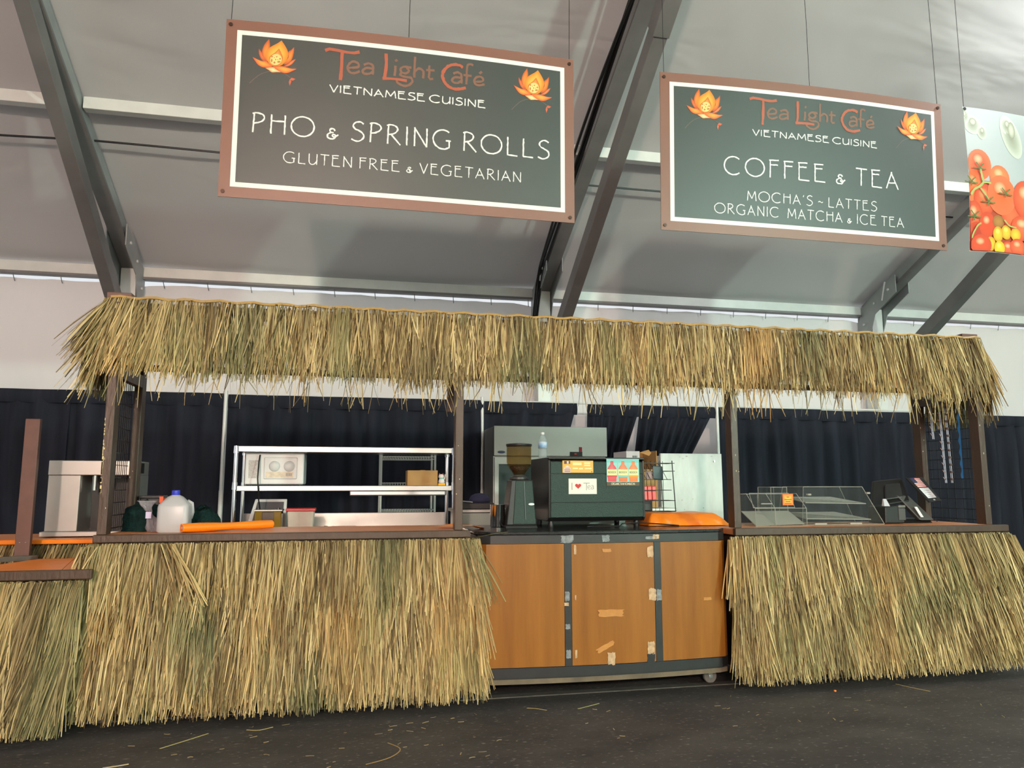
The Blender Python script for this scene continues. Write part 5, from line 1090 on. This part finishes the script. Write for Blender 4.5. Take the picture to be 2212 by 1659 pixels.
pts = [(4.53 + .24*i/24, 5.28 - .1*math.sin(i*.35), ZR + .006 + .012*abs(math.sin(i*.6))) for i in range(25)]
tag(MB().tube(pts, .003, 5).build('thin_cable', BLACK, loc=(4.6, 5.25, ZR)), 'thin dark cable tangled beside the sales terminal', 'cable')
# metal clip strips hanging on the right wire grid
def strip(label, x, y, z0, z1, m_, lean, kind):
    t = thing('hanging_clip_strip', (x, y, z0), label, 'clip strip', 'clip strips on the wire grid')
    m = MB()
    for dx in (-.006, .006): m.tube([(x+dx, y, z1), (x+dx+lean, y, z0)], .0028, 6)
    m.build('rails', m_, t)
    k = z0 + .02
    while k < z1 - .02:
        f = (z1-k)/(z1-z0)
        MB().tube([(x + lean*f - .005, y, k), (x + lean*f - .028, y-.004, k+.028)], .0022, 5).build('clip', m_, t) if kind == 0 else MB().lathe([(.012, 0), (.014, .008), (.012, .018)], (x + lean*f, y, k), 8).build('bead', mat('brown_bead', (82, 64, 58), .5), t)
        k += .058
strip('shorter chrome clip strip hanging on the right wire grid', 4.625, 5.22, 1.74, 2.03, CHROME, .012, 0)
strip('long chrome clip strip hanging on the right wire grid', 4.66, 5.16, 1.385, 2.03, CHROME, .012, 0)
strip('long clip strip with brown bands beside the chrome one', 4.68, 5.12, 1.385, 2.03, CHROME, .012, 1)
m = MB(); m.grid(lambda u, v: (4.69 + .006*v, 5.02 - .02*u + .006*math.sin(v*40)*(u < .5), 1.42 + .58*v), 2, 60)
tag(m.build('blue_strip', mat('blue_ribbon', (44, 128, 196), .4), loc=(4.69, 5.02, 1.42), recalc=False), 'narrow blue strip hanging on the right wire grid', 'strip')

# ------------------------------------------------------------------ straw litter on the floor
def straw(P, w, label, group='loose straw on the floor', c=(176, 158, 104)):
    P = smooth([tuple(p) for p in P], 5); m = MB(); V = []
    for i, p in enumerate(P):
        a = P[max(0, i-1)]; b = P[min(len(P)-1, i+1)]; dx, dy = b[0]-a[0], b[1]-a[1]; L_ = math.hypot(dx, dy) or 1; nx, ny = -dy/L_*w/2, dx/L_*w/2
        for s_, z in ((1, .001), (1, .003), (-1, .003), (-1, .001)): V.append((p[0] + nx*s_, p[1] + ny*s_, z))
    F = []
    for i in range(len(P)-1):
        for k in range(4): F.append((4*i+k, 4*i+(k+1) % 4, 4*i+4+(k+1) % 4, 4*i+4+k))
    F += [(3, 2, 1, 0), tuple(range(4*len(P)-4, 4*len(P)))]
    cx = sum(p[0] for p in P)/len(P); cy = sum(p[1] for p in P)/len(P)
    return tag(m.add(V, F, lin(c)).build('straw', PRINT, loc=(cx, cy, .001)), label, 'straw', group)
straw([(-.954, 4.40), (-.86, 4.49), (-.75, 4.60)], .008, 'longest straight straw on the floor, below the left counter', c=(176, 166, 110))
straw([(.10, 3.95), (.22, 4.02), (.28, 4.13), (.22, 4.24)], .006, 'curved straw on the floor near the bottom centre', c=(160, 128, 80))
straw([(1.395, 4.61), (1.47, 4.645), (1.56, 4.69)], .008, 'green tinged straw on the floor in front of the cart', c=(160, 160, 110))
straw([(3.72, 4.70), (3.76, 4.60), (3.815, 4.49)], .007, 'long straw on the floor in front of the right counter')
straw([(1.09, 4.69), (1.14, 4.67), (1.2, 4.62)], .006, 'short straw on the floor left of the cart front')
straw([(-.55, 4.62), (-.48, 4.60), (-.41, 4.64)], .008, 'bowed straw on the floor below the middle of the left counter')
straw([(-1.16, 4.17), (-1.11, 4.18), (-1.05, 4.20)], .010, 'pale thick straw stub at the bottom left of the floor', c=(206, 190, 150))
for k in range(70):
    left = k < 46
    x = R.uniform(-1.2, .9) if left else R.uniform(.9, 4.2); y = R.uniform(3.9, 4.68); a = R.gauss(0.2, .6); L_ = R.uniform(.008, .045)
    straw([(x, y), (x + L_*.5*math.cos(a), y + L_*.5*math.sin(a) + R.gauss(0, .003)), (x + L_*math.cos(a), y + L_*math.sin(a))], R.uniform(.003, .006), 'tiny loose straw fragment scattered on the dark floor', 'tiny straw fragments', c=R.choice([(150, 132, 96), (170, 150, 108), (128, 112, 84)]))
tag(MB().lathe([(.006, 0), (.010, .004), (.008, .010), (0, .012)], (3.19, 4.62, 0.0005), 10).build('orange_crumb', mat('crumb_orange', (236, 130, 50), .6), loc=(3.19, 4.62, 0), smooth=True), 'small orange crumb on the floor in front of the right counter', 'crumb')
